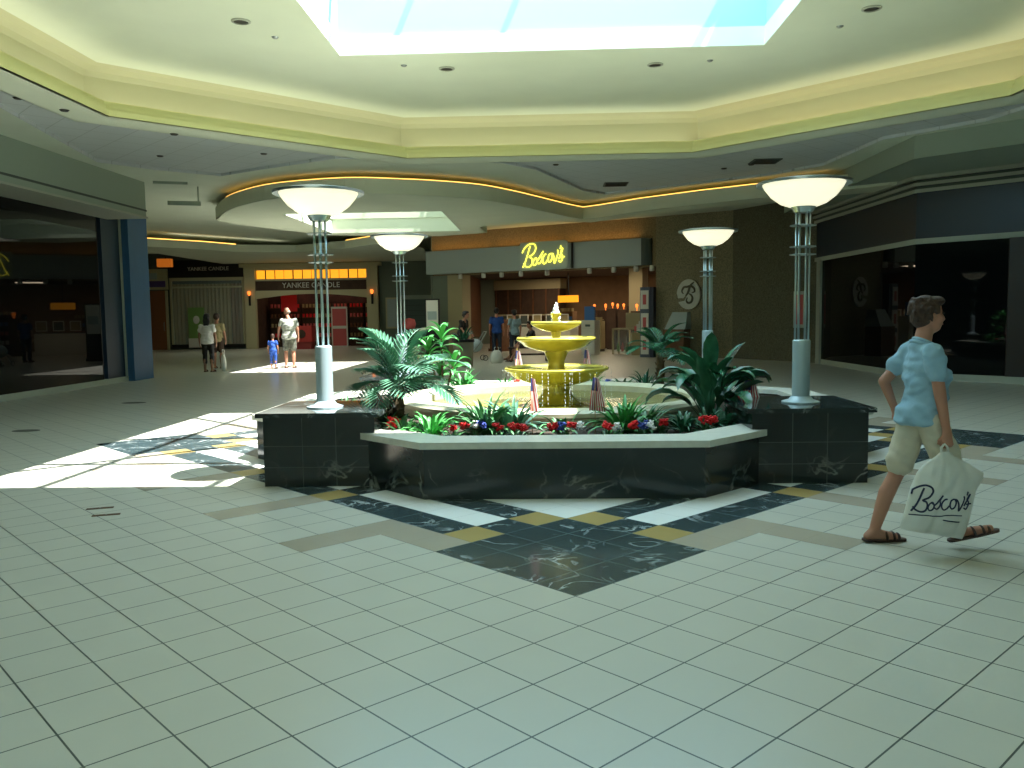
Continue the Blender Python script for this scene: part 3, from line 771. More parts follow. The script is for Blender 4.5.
wp = thing('window_poster','green poster standing low in the draped shop window','poster',(-16.9,YB-.2,.55)); MB().box(-.4,-.02,0,.4,0,1.5).build('sheet', mt['greenpr'], wp)
mb=MB().ell((0,-.03,.9),(.16,.015,.2)); mb.build('picture', mt['paper'], wp, True); MB().box(-.42,-.03,-.45,.42,.0,-.0).build('stand', mt['whitepl'], wp)
ts = thing('name_sign','dark board with small white letters spelling YANKEE CANDLE above the draped window','sign',(-16.35,YB,3.5))
MB().box(-1.9,-.1,.02,1.85,0,.85).build('board', mt['black'], ts)
put_mesh(text_mesh('YANKEE CANDLE', .26), 'lettering', mt['whitepl'], ts, (.1,-.13,.42), (PI/2,0,0))
dr = thing('shop_door','plain orange-brown door beyond the blue pillar','door',(-18.85,YB-.005,0))
MB().box(-.45,-.08,0,.4,0,2.9).build('leaf', mt['doorwood'], dr); 
for x in (-.55,.4): MB().box(x,-.1,0,x+.1,0,2.9).build('jamb', mt['cream'], dr)
MB().tube([(.3,-.08,.95),(.3,-.13,.98),(.3,-.13,1.32),(.3,-.08,1.35)],.02,6).build('handle', mt['steel'], dr)
sn = thing('shop_sign','white and purple sign box over the orange-brown door','sign',(-18.9,YB-.02,2.95))
MB().box(-.6,-.1,0,.6,0,1.0).build('box', mt['cream'], sn); MB().box(-.5,-.12,.12,.5,-.1,.42).build('purple_band', mt['purple'], sn); MB().box(-.4,-.12,.5,.1,-.1,.8).build('grey_mark', mt['signgrey'], sn)
os_ = thing('glow_panel','small orange lit box high up beyond the blue pillar','sign',(-16.2,YB-5,3.75)); MB().box(-.35,0,0,.25,.25,.35).build('panel', M('orange_box',(.72,.42,.15),.6,emit=(.8,.42,.12),es=.5), os_); MB().box(-.03,.1,.35,.03,.15,.42).build('hanger', mt['black'], os_)
fp = thing('wall_poster','pale framed poster on the grey-green wall right of the candle shop','poster',(-7.3,YB,.9)); MB().box(-.3,-.05,0,.3,0,1.5).build('frame', mt['cream'], fp); MB().box(-.22,-.06,.08,.22,-.05,1.42).build('sheet', mt['signgrey'], fp)
sd = thing('roller_door','wide grey-green closed shutter on the rear wall behind the left lamp','shutter',(-5.75,YB,0))
MB().box(-.9,-.08,0,.9,0,2.3).build('curtain', M('grey_green_shutter',(.34,.42,.40),.5), sd); MB().box(-1.0,-.14,2.3,1.0,0,2.5).build('housing', mt['green_grey'], sd)
for k in range(8): MB().box(-.9,-.095,.25+k*.25,.9,-.08,.27+k*.25).build('slat_joint', mt['dark_grey'], sd)
ks = thing('poster_stand','black standing frame with a large white poster left of the store entrance','stand',(-3.95,30.6,0),-.3)
MB().box(-.3,-.1,0,.3,.1,.1).build('base', mt['black'], ks); MB().box(-.28,-.03,.1,.28,.03,2.1).build('frame', mt['black'], ks); MB().box(-.23,-.05,1.0,.23,-.03,2.05).build('poster', mt['paper'], ks); MB().box(-.18,-.055,1.35,.18,-.05,1.65).build('picture', mt['signgrey'], ks)
k2 = thing('gumball_machine','dark vending stand with a pinkish globe top left of the poster stand','machine',(-4.9,31.2,0))
MB().lathe([(.2,0),(.2,.06),(.06,.08),(.06,.7),(.2,.74),(.2,1.0),(0,1.0)],14).build('stand', mt['black'], k2,True); MB().lathe([(0,1.0),(.2,1.02),(.25,1.2),(.2,1.38),(0,1.42)],16).build('globe', mt['pinkred'], k2, True)
tb = thing('planter_tub','round beige tub with a black rim and dark foliage in front of the store','planter',(-2.3,24.6,0))
MB().lathe([(0,0),(.27,0),(.3,.6),(.3,.72),(0,.72)],20).build('tub', mt['planterbin'], tb, 'auto')
MB().lathe([(.26,.72),(.33,.72),(.33,.8),(.26,.8)],20,close=True).build('rim', mt['black'], tb, True)
def foliage(mb, n, R, h, L, w, seed=0, base=(0,0,0), elev=(20,80), droop=.7, seg=5):
    rnd = random.Random(seed)
    for k in range(n):
        az = rnd.uniform(0,2*PI); el = math.radians(rnd.uniform(*elev)); ll = L*rnd.uniform(.65,1.1)
        rr = R*math.sqrt(rnd.random())
        b = V((base[0]+rr*math.cos(az), base[1]+rr*math.sin(az), base[2]+h*rnd.random()))
        leaf(mb, b, az, el, ll, w*rnd.uniform(.7,1.15), droop*rnd.uniform(.5,1.3), seg)
def leaf(mb, b, az, el, L, w, droop, seg=6, fold=.25, stalk=0):
    p = V(b); d0 = el; vs = []; fs = []; hor = V((math.cos(az), math.sin(az), 0)); side = V((-math.sin(az), math.cos(az), 0))
    step = L/seg
    for i in range(seg+1):
        t = i/seg
        if stalk and t < stalk: ww = .012
        else:
            tt = (t-stalk)/(1-stalk); ww = w*(math.sin(PI*min(1,tt*.93+.07))**.75)
        if i == seg: ww = .001
        e_ = d0 - droop*2*t*t
        dn = hor*math.cos(e_)+V((0,0,1))*math.sin(e_); nn = -hor*math.sin(e_)+V((0,0,1))*math.cos(e_)
        vs += [p - side*ww/2 + nn*ww*fold, p, p + side*ww/2 + nn*ww*fold]
        p = p + dn*step
    for i in range(seg):
        a = i*3; fs += [(a,a+1,a+4,a+3),(a+1,a+2,a+5,a+4)]
    mb.add(vs, fs)
mb = MB(); foliage(mb, 22, .12, .1, .45, .09, 3, (0,0,.7), (30,85)); mb.build('foliage', mt['leaf3'], tb)

# bench in front of the store
bn = thing('bench','dark slatted wooden bench in front of the store entrance','bench',(-.45,27.0,0),.1)
for k in range(3): MB().box(-.65,-.22+k*.15,.42,.65,-.10+k*.15,.46).build('slat', mt['bench'], bn)
for x in (-.6,.56):
    for y in (-.2,.14): MB().box(x,y,0,x+.06,y+.06,.42).build('leg', mt['bench'], bn)
MB().box(-.6,-.17,.2,.6,-.14,.26).build('rail', mt['bench'], bn)
def sack(name, label, loc, w, h, c='bag', cat='bag'):
    t = thing(name, label, cat, loc); mb = MB()
    mb.lathe([(0,0),(w*.42,0),(w*.5,h*.25),(w*.42,h*.6),(w*.22,h*.78),(w*.2,h*.8),(0,h*.8)],14)
    mb.v = [(x*(1+.15*noise.noise(V((x*9,y*9,z*7)))), y*.7*(1+.2*noise.noise(V((x*8,y*9,z*9+4)))), z) for x,y,z in mb.v]
    mb.build('sack', mt[c], t, True)
    for s_ in (-1,1): MB().tube([(s_*w*.12,0,h*.76),(s_*w*.17,0,h*.95),(s_*w*.08,0,h)],.012,6).build('handle', mt[c], t, True)
    return t
sack('shopping_bag','white plastic bag on the floor by the left end of the bench',(-1.42,26.2,0),.42,.5)
# stroller left
sv = thing('stroller','grey folded stroller parked beside the person with the black top','stroller',(-2.15,27.6,0),.3)
MB().tube([(-.3,0,.08),(.1,0,.55),(.35,0,.95)],.02,6).build('frame', mt['steel'], sv); MB().tube([(-.3,.4,.08),(.1,.4,.55),(.35,.4,.95),(.35,0,.95)],.02,6).build('handle', mt['steel'], sv)
MB().ell((0,.2,.5),(.26,.2,.22)).build('seat', mt['signgrey'], sv, True)
for x in (-.3,.3):
    for y in (0,.4):
        mb=MB(); mb.tube([(x+.08*math.cos(a),y,.09+.08*math.sin(a)) for a in [2*PI*q/12 for q in range(12)]],.014,6,closed=True); mb.build('wheel', mt['black'], sv, True)

# ------------------------------------------------------------------ raised planter
pn = thing('raised_planter','eight-sided dark marble planter wall with pale stone seat around the fountain','planter',(CX,CY,0))
for k in range(4):
    Rm = Matrix.Rotation(k*PI/2, 3, 'Z')
    outer = [(-1.71,-2.65),(-1.14,-3.22),(1.14,-3.22),(1.71,-2.65),(1.65,-2.65),(1.65,-2.51),(1.08,-3.08),(-1.08,-3.08),(-1.65,-2.51),(-1.65,-2.65)]
    mb = MB(); mb.prism(outer, 0, .42); mb.v = [tuple(Rm @ V(p)) for p in mb.v]; mb.build('wall', mt['marble'], pn)
    sl = [(-1.78,-2.65),(-1.165,-3.265),(1.165,-3.265),(1.78,-2.65),(1.65,-2.65),(1.65,-2.25),(1.03,-2.87),(-1.03,-2.87),(-1.65,-2.25),(-1.65,-2.65)]
    mb = MB(); mb.prism(sl, .42, .475); mb.v = [tuple(Rm @ V(p)) for p in mb.v]; mb.build('seat_slab', mt['stone'], pn)
so = [(-1.06,-3.06),(1.06,-3.06),(1.63,-2.49),(1.63,-1.63),(2.49,-1.63),(3.06,-1.06)]
so = so + [(3.06,1.06),(2.49,1.63),(1.63,1.63),(1.63,2.49),(1.06,3.06),(-1.06,3.06),(-1.63,2.49),(-1.63,1.63),(-2.49,1.63),(-3.06,1.06),(-3.06,-1.06),(-2.49,-1.63),(-1.63,-1.63),(-1.63,-2.49)]
s_o = MB().sheet(so, [[(1.7*math.cos(2*PI*i/24), 1.7*math.sin(2*PI*i/24)) for i in reversed(range(24))]], .40).build('soil', mt['soil'], pn)
names = {(-1,-1):'front left',(1,-1):'front right',(-1,1):'rear left',(1,1):'rear right'}
pd0 = None
for sx_, sy_ in ((-1,-1),(1,-1),(-1,1),(1,1)):
    nm = names[(sx_,sy_)]
    lab = 'dark veined marble pedestal carrying the %s lamp of the fountain' % nm
    if pd0 is None:
        pd0 = thing('lamp_pedestal', lab, 'pedestal', (CX+sx_*2.15,CY+sy_*2.15,0), 0, 'marble lamp pedestals')
        MB().box(-.498,-.498,0,.498,.498,.62).build('block', mt['marble'], pd0)
        mb = MB(); mb.box(-.55,-.55,.62,.55,.55,.66); mb.build('cap', mt['marble_top'], pd0)
        jt = MB()
        for s_ in (-.15,.15): jt.box(s_-.003,-.4985,0,s_+.003,.4985,.62)
        for z in (.17,.36): jt.box(-.4985,-.4985,z-.003,.4985,.4985,z+.003)
        jt.build('joint_lines', mt['dark_grey'], pd0)
    else:
        c = copy_tree(pd0); c.location = (CX+sx_*2.15,CY+sy_*2.15,0); c['label'] = lab
# lamps
lm0 = None
for sx_, sy_ in ((-1,-1),(1,-1),(-1,1),(1,1)):
    lab = 'tall torch lamp with white glass bowl shade, %s of the four around the fountain' % names[(sx_,sy_)]
    loc = (CX+sx_*2.2,CY+sy_*2.2,.66)
    if lm0 is None:
        lm0 = thing('torch_lamp', lab, 'lamp', loc, .3, 'torch lamps around the fountain')
        MB().lathe([(0,0),(.17,0),(.17,.012),(.11,.03),(.085,.06),(0,.06)],24).build('base', mt['lampgrey'], lm0, 'auto')
        MB().lathe([(0,.06),(.078,.06),(.078,.565),(.07,.575),(0,.575)],24).build('sleeve', mt['lampgrey'], lm0, 'auto')
        for k in range(6):
            a = k*PI/3+.4; MB().tube([(.058*math.cos(a),.058*math.sin(a),.57),(.058*math.cos(a),.058*math.sin(a),1.76)],.0085,8).build('rod', mt['metal'], lm0, True)
        for z in (1.60,1.41,1.34):
            MB().lathe([(0,z),(.115,z),(.115,z+.008),(0,z+.008)],20).build('collar', mt['metal'], lm0)
        MB().lathe([(0,1.72),(.08,1.72),(.11,1.77),(0,1.77)],20).build('cup', mt['metal'], lm0, 'auto')
        pr_ = [(.03,1.765),(.12,1.77),(.2,1.80),(.28,1.86),(.335,1.93),(.36,1.975),(.352,1.975),(.325,1.93),(.27,1.87),(.19,1.81),(.1,1.785),(.03,1.78)]
        MB().lathe(pr_,40,close=True).build('lamp_shade', mt['glow'], lm0, True)
        MB().lathe([(.34,1.976),(.41,1.962),(.415,1.985),(.34,2.0)],40,close=True).build('rim', mt['metal'], lm0, 'auto')
    else:
        c = copy_tree(lm0); c.location = loc; c['label'] = lab

# ------------------------------------------------------------------ fountain
ft = thing('fountain','three-tiered yellow glazed fountain in its round pool at the centre of the court','fountain',(CX,CY,.40))
def fl(prof, **k): return MB().lathe([(r_, z-.40) for r_, z in prof], 64, **k)
fl([(1.62,.30),(1.82,.30),(1.82,.47),(1.86,.49),(1.86,.53),(1.82,.56),(1.60,.56),(1.55,.53),(1.55,.44),(1.55,.30)], close=True).build('pool_wall', mt['basinstone'], ft, 'auto')
fl([(0,.28),(1.6,.28),(1.6,.31),(0,.31)]).build('pool_floor', mt['poolfloor'], ft)
fl([(1.545,.455),(1.0,.456),(.5,.457),(.24,.458)]).build('water', mt['water'], ft, True)
fl([(0,.3),(.46,.3),(.46,.42),(.36,.44),(.25,.47),(.19,.54),(.165,.60),(.17,.66),(.22,.70),(0,.70)]).build('lower_pedestal', mt['brass'], ft, 'auto')
def bowl(r_, zr, zb, ri, name):
    pr_ = [(0,zb),(ri,zb),(r_*.55,zb+(zr-zb)*.16),(r_*.8,zb+(zr-zb)*.42),(r_*.93,zr-.045),(r_,zr-.03),(r_*1.01,zr-.01),(r_*.99,zr+.006),(r_*.94,zr),(r_*.90,zr-.03),(r_*.7,zb+(zr-zb)*.45),(r_*.4,zb+(zr-zb)*.3),(0,zb+(zr-zb)*.28)]
    o = fl(pr_).build(name, mt['brass'], ft, True)
    w = fl([(0,zr-.022),(r_*.91,zr-.022)]).build('bowl_water', mt['water'], o, True)
bowl(.615,.872,.66,.2,'large_bowl')
fl([(0,.70),(.14,.70),(.125,.80),(.10,.86),(.10,.95),(.13,1.02),(.15,1.07),(0,1.07)]).build('middle_stem', mt['brass'], ft, 'auto')
bowl(.468,1.222,1.05,.13,'middle_bowl')
fl([(0,1.1),(.08,1.1),(.055,1.17),(.05,1.24),(.07,1.31),(0,1.31)]).build('upper_stem', mt['brass'], ft, 'auto')
bowl(.298,1.408,1.29,.08,'small_bowl')
fl([(0,1.33),(.05,1.33),(.035,1.40),(.045,1.45),(.065,1.50),(.06,1.51),(0,1.50)]).build('finial', mt['brass'], ft, 'auto')
rnd = random.Random(4)
mb = MB()
for k in range(14):
    z = 1.48+k*.011-.40; r_ = .032*(1-k/16)+.004
    mb.ell((rnd.uniform(-.018,.018), rnd.uniform(-.018,.018), z),(r_,r_,r_*1.4),nu=8,nv=6)
for k in range(10):
    a = rnd.uniform(0,2*PI); mb.ell((.05*math.cos(a),.05*math.sin(a),1.5-.012*k-.4),(.012,.012,.02),nu=8,nv=6)
mb.build('water_jet', mt['foam'], ft, True)
mb = MB()
for k in range(64):
    a = 2*PI*k/64+rnd.uniform(-.04,.04); rr = .615+rnd.uniform(0,.04)
    z = .83
    if rnd.random() < .35: continue
    while z > .47:
        l = rnd.uniform(.004,.016)
        mb.ell((rr*math.cos(a)+rnd.uniform(-.004,.004), rr*math.sin(a)+rnd.uniform(-.004,.004), z-.4),(.0035,.0035,l),nu=5,nv=4); z -= l*2+rnd.uniform(.0,.03)
o = mb.build('falling_drops', mt['foam'], ft, True); o['kind'] = 'stuff'

# ------------------------------------------------------------------ plants
def place(name, label, x, y, parts, cat='plant', z=.40, rz=0, group=None):
    t = thing(name, label, cat, (x,y,z), rz, group)
    for n_, mb_, m_, sm in parts: mb_.build(n_, mt[m_], t, sm)
    return t
def palm(seed, n, L, trunk_h, spread=(5,75), leaflets=13, wl=.035):
    rnd = random.Random(seed); fo = MB(); tr = MB()
    tr.tube([(0,0,0),(.01,0,trunk_h*.5),(0,.01,trunk_h)],[.055,.06,.045],10)
    for k in range(26):
        a = rnd.uniform(0,2*PI); z = rnd.uniform(0,trunk_h); tr.tube([(.05*math.cos(a),.05*math.sin(a),z),(.075*math.cos(a),.075*math.sin(a),z+.04)],[.012,.004],5)
    for k in range(n):
        az = 2*PI*k/n+rnd.uniform(-.25,.25); el = math.radians(rnd.uniform(*spread)); l = L*rnd.uniform(.8,1.1)
        p = V((0,0,trunk_h)); hor = V((math.cos(az),math.sin(az),0)); side = V((-math.sin(az),math.cos(az),0)); seg = leaflets; pts = [p.copy()]
        for i in range(seg):
            t = (i+1)/seg; e_ = el - 1.1*t*t; d = hor*math.cos(e_)+V((0,0,1))*math.sin(e_); p = p+d*l/seg; pts.append(p.copy())
            if i >= 2:
                ll = l*.42*math.sin(PI*min(1,(t*.85+.12)))+.03
                for s_ in (-1,1):
                    dd = (d*.75+side*s_*.8+V((0,0,.15-.25*t))).normalized(); q = p+dd*ll-V((0,0,ll*.15)); w_ = dd.cross(V((0,0,1))).normalized()*wl*.5 if abs(dd.z)<.95 else side*wl*.5
                    m_ = p+dd*ll*.45
                    fo.add([p, m_+w_, q, m_-w_],[(0,1,2,3)])
        fo.tube(pts, [.009*(1-i/(len(pts)))+.002 for i in range(len(pts))], 5)
    return [('foliage',fo,'leaf1',False),('trunk',tr,'trunk',True)]
pp_ = palm(11, 19, .68, .42, (0,84), 15, .042); place('potted_palm','feathery blue-green palm at the front left corner of the planter, lit by the sun',-1.42,8.18,pp_)
pp_ = palm(31, 15, .55, .55, (0,75)); pp_[0] = ('foliage',pp_[0][1],'leaf3',False); place('potted_palm','dark slender palm at the rear right corner of the planter',1.62,11.75,pp_)
def broad(seed, n, L, w, h, el=(35,85), droop=.9, stalk=.45):
    rnd = random.Random(seed); fo = MB()
    for k in range(n):
        az = 2*PI*k*.382+rnd.uniform(-.2,.2); t = k/n
        leaf(fo, (.03*math.cos(az),.03*math.sin(az),h*t*.35), az, math.radians(el[0]+(el[1]-el[0])*t), L*(.7+.5*t)*rnd.uniform(.85,1.1), w*rnd.uniform(.85,1.15), droop*rnd.uniform(.7,1.2), 10, .28, stalk)
    return fo
fo = MB(); rnd = random.Random(21); stm = MB()
for k in range(44):
    az = 2*PI*k*.382+rnd.uniform(-.5,.5); q = rnd.random()
    leaf(fo, (.07*math.cos(az), .07*math.sin(az), rnd.uniform(0,.42)*q), az, math.radians(rnd.uniform(42,88)), rnd.uniform(.42,.82), rnd.uniform(.10,.17), rnd.uniform(.35,1.25), 10, rnd.uniform(.2,.5), rnd.uniform(.3,.5))
for k in range(8):
    a = k*.8; stm.tube([(.02*math.cos(a),.02*math.sin(a),0),(.05*math.cos(a),.05*math.sin(a),.35)],.012,6)
place('broad_leaf_plant','big dark glossy broad-leaved plant at the front right corner of the planter',1.66,8.45,[('foliage',fo,'leaf3',True),('stems',stm,'leaf3',True)])
fo = MB(); tr = MB(); rnd = random.Random(9)
for k,(dx,dy,h) in enumerate(((0,0,.80),(-.20,.08,.62),(.16,-.05,.42),(-.05,.1,.3))):
    tr.tube([(dx*.2,dy*.2,0),(dx,dy,h)],.016,7)
    for q in range(13):
        az = 2*PI*q*.382; leaf(fo,(dx,dy,h-.12+.012*q),az,math.radians(10+5*q),.36*rnd.uniform(.8,1.1),.075,.95*rnd.uniform(.8,1.2),7)
place('corn_plant','leafy bright green cane plant at the rear left corner of the planter',-1.38,11.6,[('foliage',fo,'leaf2',True),('canes',tr,'trunk',True)])
def small(seed, n, L, w, mat, el=(15,85), R=.08, droop=.8): 
    mb = MB(); foliage(mb, n, R, .03, L, w, seed, (0,0,0), el, droop); return [('foliage',mb,mat,True)]
smalls = [(-1.13,12.05,70,.34,.035,'leaf2','fern','bright sunlit green fern beside the cane plant at the back of the planter'),
 (-1.02,7.55,60,.27,.035,'leaf2','fern','low bright green fern behind the seat, front left'),
 (-1.28,7.62,40,.24,.035,'leaf4','leafy_plant','low mid-green plant between the palm and the front fern'),
 (-.52,7.68,70,.42,.05,'leaf4','leafy_plant','bushy upright green plant left of the left front flag'),
 (-.28,7.72,50,.40,.055,'leaf1','leafy_plant','bluish upright leafy plant close to the left front flag'),
 (.18,7.62,22,.28,.04,'leaf4','spiky_plant','thin spiky green plant behind the middle flowers between two front flags'),
 (.74,7.70,80,.38,.04,'leaf2','spider_plant','bushy pale-tipped green plant right of the right front flag'),
 (.92,7.72,50,.32,.04,'leaf4','spider_plant','green grassy plant behind the red and white flowers on the right'),
 (1.28,7.75,60,.2,.035,'leaf3','leafy_plant','low dark ground plant at the right end of the front seat'),
 (1.52,7.9,60,.2,.035,'leaf3','leafy_plant','low dark leafy plant under the big broad-leaved plant'),
 (1.68,7.98,50,.22,.035,'leaf3','leafy_plant','dark leafy plant against the front right pedestal'),
 (-1.55,8.05,40,.26,.035,'leaf4','leafy_plant','green plant under the feathery palm beside the pedestal'),
 (-1.72,8.6,40,.24,.035,'leaf4','leafy_plant','green plant behind the palm on the left side of the planter'),
 (.72,12.2,40,.22,.04,'leaf2','leafy_plant','low green plant at the back of the planter right of the bowls'),
 (1.15,12.15,40,.2,.04,'leaf4','leafy_plant','low dull green plant at the back right of the planter'),
 (-.55,12.25,36,.2,.03,'leaf2','leafy_plant','low green plant at the back of the planter left of the bowls'),
 (1.45,12.0,40,.34,.03,'leaf3','grassy_plant','thin dark upright plant left of the slender rear palm'),
 (1.9,8.6,40,.22,.035,'leaf3','leafy_plant','dark leafy plant under the flag on the right side'),
 (-2.2,9.4,40,.22,.035,'leaf4','leafy_plant','green plant on the left side of the planter behind the pedestal')]
for i,(x,y,n,L,w,m_,nm,lb) in enumerate(smalls): place(nm,lb,x,y,small(40+i,n,L,w,m_))
def flowers(x, y, cols, label, n=9, s=.05):
    t = thing('flower_cluster', label, 'flowers', (x,y,.40)); rnd = random.Random(int(x*100+y*10))
    cols = [c for c in cols]
    for ci, c in enumerate(cols):
        mb = MB(); ox = (ci-(len(cols)-1)/2)*s*1.5
        for k in range(n):
            a = rnd.uniform(0,2*PI); q = s*.8*math.sqrt(rnd.random()); px_, py_, pz = ox+q*math.cos(a), q*math.sin(a)*.8, .10+rnd.uniform(0,s)
            for p_ in range(6):
                b = 2*PI*p_/6; mb.ell((px_+.013*math.cos(b),py_+.013*math.sin(b),pz+rnd.uniform(-.012,.012)),(.015,.013,.006),Quaternion(V((math.sin(b),-math.cos(b),rnd.uniform(-.3,.3))).normalized(),rnd.uniform(.2,1.3)),nu=6,nv=4)
        mb.build('blooms', mt[c], t, True)
    mb = MB()
    for k in range(10): leaf(mb,(rnd.uniform(-s,s),0,0),rnd.uniform(0,2*PI),math.radians(rnd.uniform(40,80)),.12,.03,.5,4)
    mb.build('leaves', mt['leaf4'], t, True)
flowers(-1.36,7.62,['red'],'round red flower cluster in front of the feathery palm',14,.07)
flowers(-.62,7.45,['red','whitep','bluep'],'red white and blue flowers left of the bushy upright plant')
flowers(-.40,7.32,['red'],'small red flowers against the seat left of the left front flag')
flowers(-.22,7.30,['red','red'],'wide red flowers against the seat beside the left front flag')
flowers(-.78,7.36,['red'],'tiny red flowers at the seat edge under the tricolour cluster',5,.03)
flowers(.20,7.32,['red','bluep','red','whitep'],'red and blue flowers in the middle between the two front flags')
flowers(.60,7.32,['red','whitep'],'red and white flowers right of the right front flag')
flowers(.86,7.36,['red','bluep','whitep'],'red blue and white flowers in front of the right grassy plant')
flowers(1.08,7.58,['red'],'single red flower bunch behind the tricolour flowers on the right',9,.045)
flowers(1.50,7.68,['red','red'],'dark red flowers below the big broad-leaved plant')
flowers(.80,7.85,['whitep'],'white flower bunch at the pool edge on the right',9,.05)
flowers(-1.85,8.75,['red'],'red flowers on the left side of the planter nearest the palm')
flowers(-2.15,8.95,['red','whitep'],'red and white flowers on the left side behind the front left lamp')
flowers(-.38,12.3,['red'],'small red flowers at the back of the planter left of the bowls',6,.04)
flowers(.95,12.3,['bluep'],'small blue flowers at the back of the planter right of the bowls',6,.04)
def flag(x, y, label, h=.52, rz=0, lean=0, w=.10, fh=.30):
    t = thing('small_flag', label, 'flag', (x,y,.40), rz, 'small flags in the planter'); w *= 1.6
    MB().tube([(0,0,0),(lean,0,h)],.004,6).build('stick', mt['wood'], t, True)
    MB().ell((lean,0,h+.006),(.007,.007,.01),nu=8,nv=6).build('tip', mt['brass'], t, True)
    # cloth hanging in folds: grid with stripes along its drop
    nx, nz = 14, 10
    def pt(i, j):
        a = i/nx; b = j/nz
        return (lean*(1-b*.4)+ (a-.35)*w*(.35+.65*b), -.018*math.sin(a*9+b*1.5)*(.4+b)-.006, h-.01-b*fh - a*.015)
    cl = MB(); cn = MB()
    for m_ in ('flagred','flagwhite'): cl.mi(mt[m_])
    for i in range(nx):
        for j in range(nz):
            q = [pt(i,j+1),pt(i+1,j+1),pt(i+1,j),pt(i,j)]
            if j < 4 and i < 8: cn.add(q,[(0,1,2,3)])
            else: cl.add(q,[(0,1,2,3)], mt['flagred' if (i//1)%2==0 else 'flagwhite'])
    c_ = cl.build('cloth', None, t); cn.build('star_field', mt['flagblue'], t)
    return t
flag(-.10,7.62,'small hanging striped flag on a stick, left of the two in front of the bowls',.54,.9)
flag(.47,7.62,'small hanging striped flag on a stick, right of the two in front of the bowls',.54,0)
flag(-.36,12.05,'small flag behind the bowls on their left',.60,.4)
flag(.62,12.05,'small flag behind the bowls on their right',.60,.2)
flag(-1.62,8.42,'striped flag leaning behind the feathery palm',.38,.3,-.1,.16,.2)
flag(1.93,8.40,'striped flag leaning beside the big broad-leaved plant',.44,-.3,.1,.16,.24)

# ------------------------------------------------------------------ people
def hand(mb, w, d, up, curl=.5, s=1.0, thumb=1):
    """w wrist, d direction of the hand, up = back-of-hand normal; five fingers"""
    w = V(w); d = V(d).normalized(); up = (V(up)-d*V(up).dot(d)).normalized(); sd = d.cross(up)
    pc = w+d*.045*s
    for k in (-1,0,1): mb.caps(w+sd*k*.015*s, .017*s, w+d*.08*s+sd*k*.022*s, .014*s, 8)
    Ls = [.065,.078,.072,.055]
    for k in range(4):
        b = w+d*.085*s+sd*(k-1.5)*.020*s; dirr = d; p = b
        for q in range(3):
            rot = Quaternion(sd, -curl*(.7+.5*q)); dirr = rot @ dirr; n_ = p+dirr*Ls[k]*s*(.42,.32,.26)[q]
            mb.caps(p, (.0095-.001*q)*s, n_, (.0085-.001*q)*s, 8); p = n_
    b = w+d*.03*s+sd*thumb*.028*s; m_ = b+(d*.6+sd*thumb*.6-up*.3).normalized()*.035*s; t = m_+(d*.9-up*.5*curl*1.2-sd*thumb*.1).normalized()*.03*s
    mb.caps(b,.012*s,m_,.0105*s,8); mb.caps(m_,.010*s,t,.008*s,8)
def chain(mb, pts, n=12):
    """ellipsoids interpolated through (p,(rx,ry,rz))"""
    for a in range(len(pts)-1):
        (p,r_), (q,s_) = pts[a], pts[a+1]; p=V(p); q=V(q)
        for k in range(n+1):
            t=k/n; mb.ell(p.lerp(q,t), [r_[i]*(1-t)+s_[i]*t for i in range(3)], nu=18, nv=8)
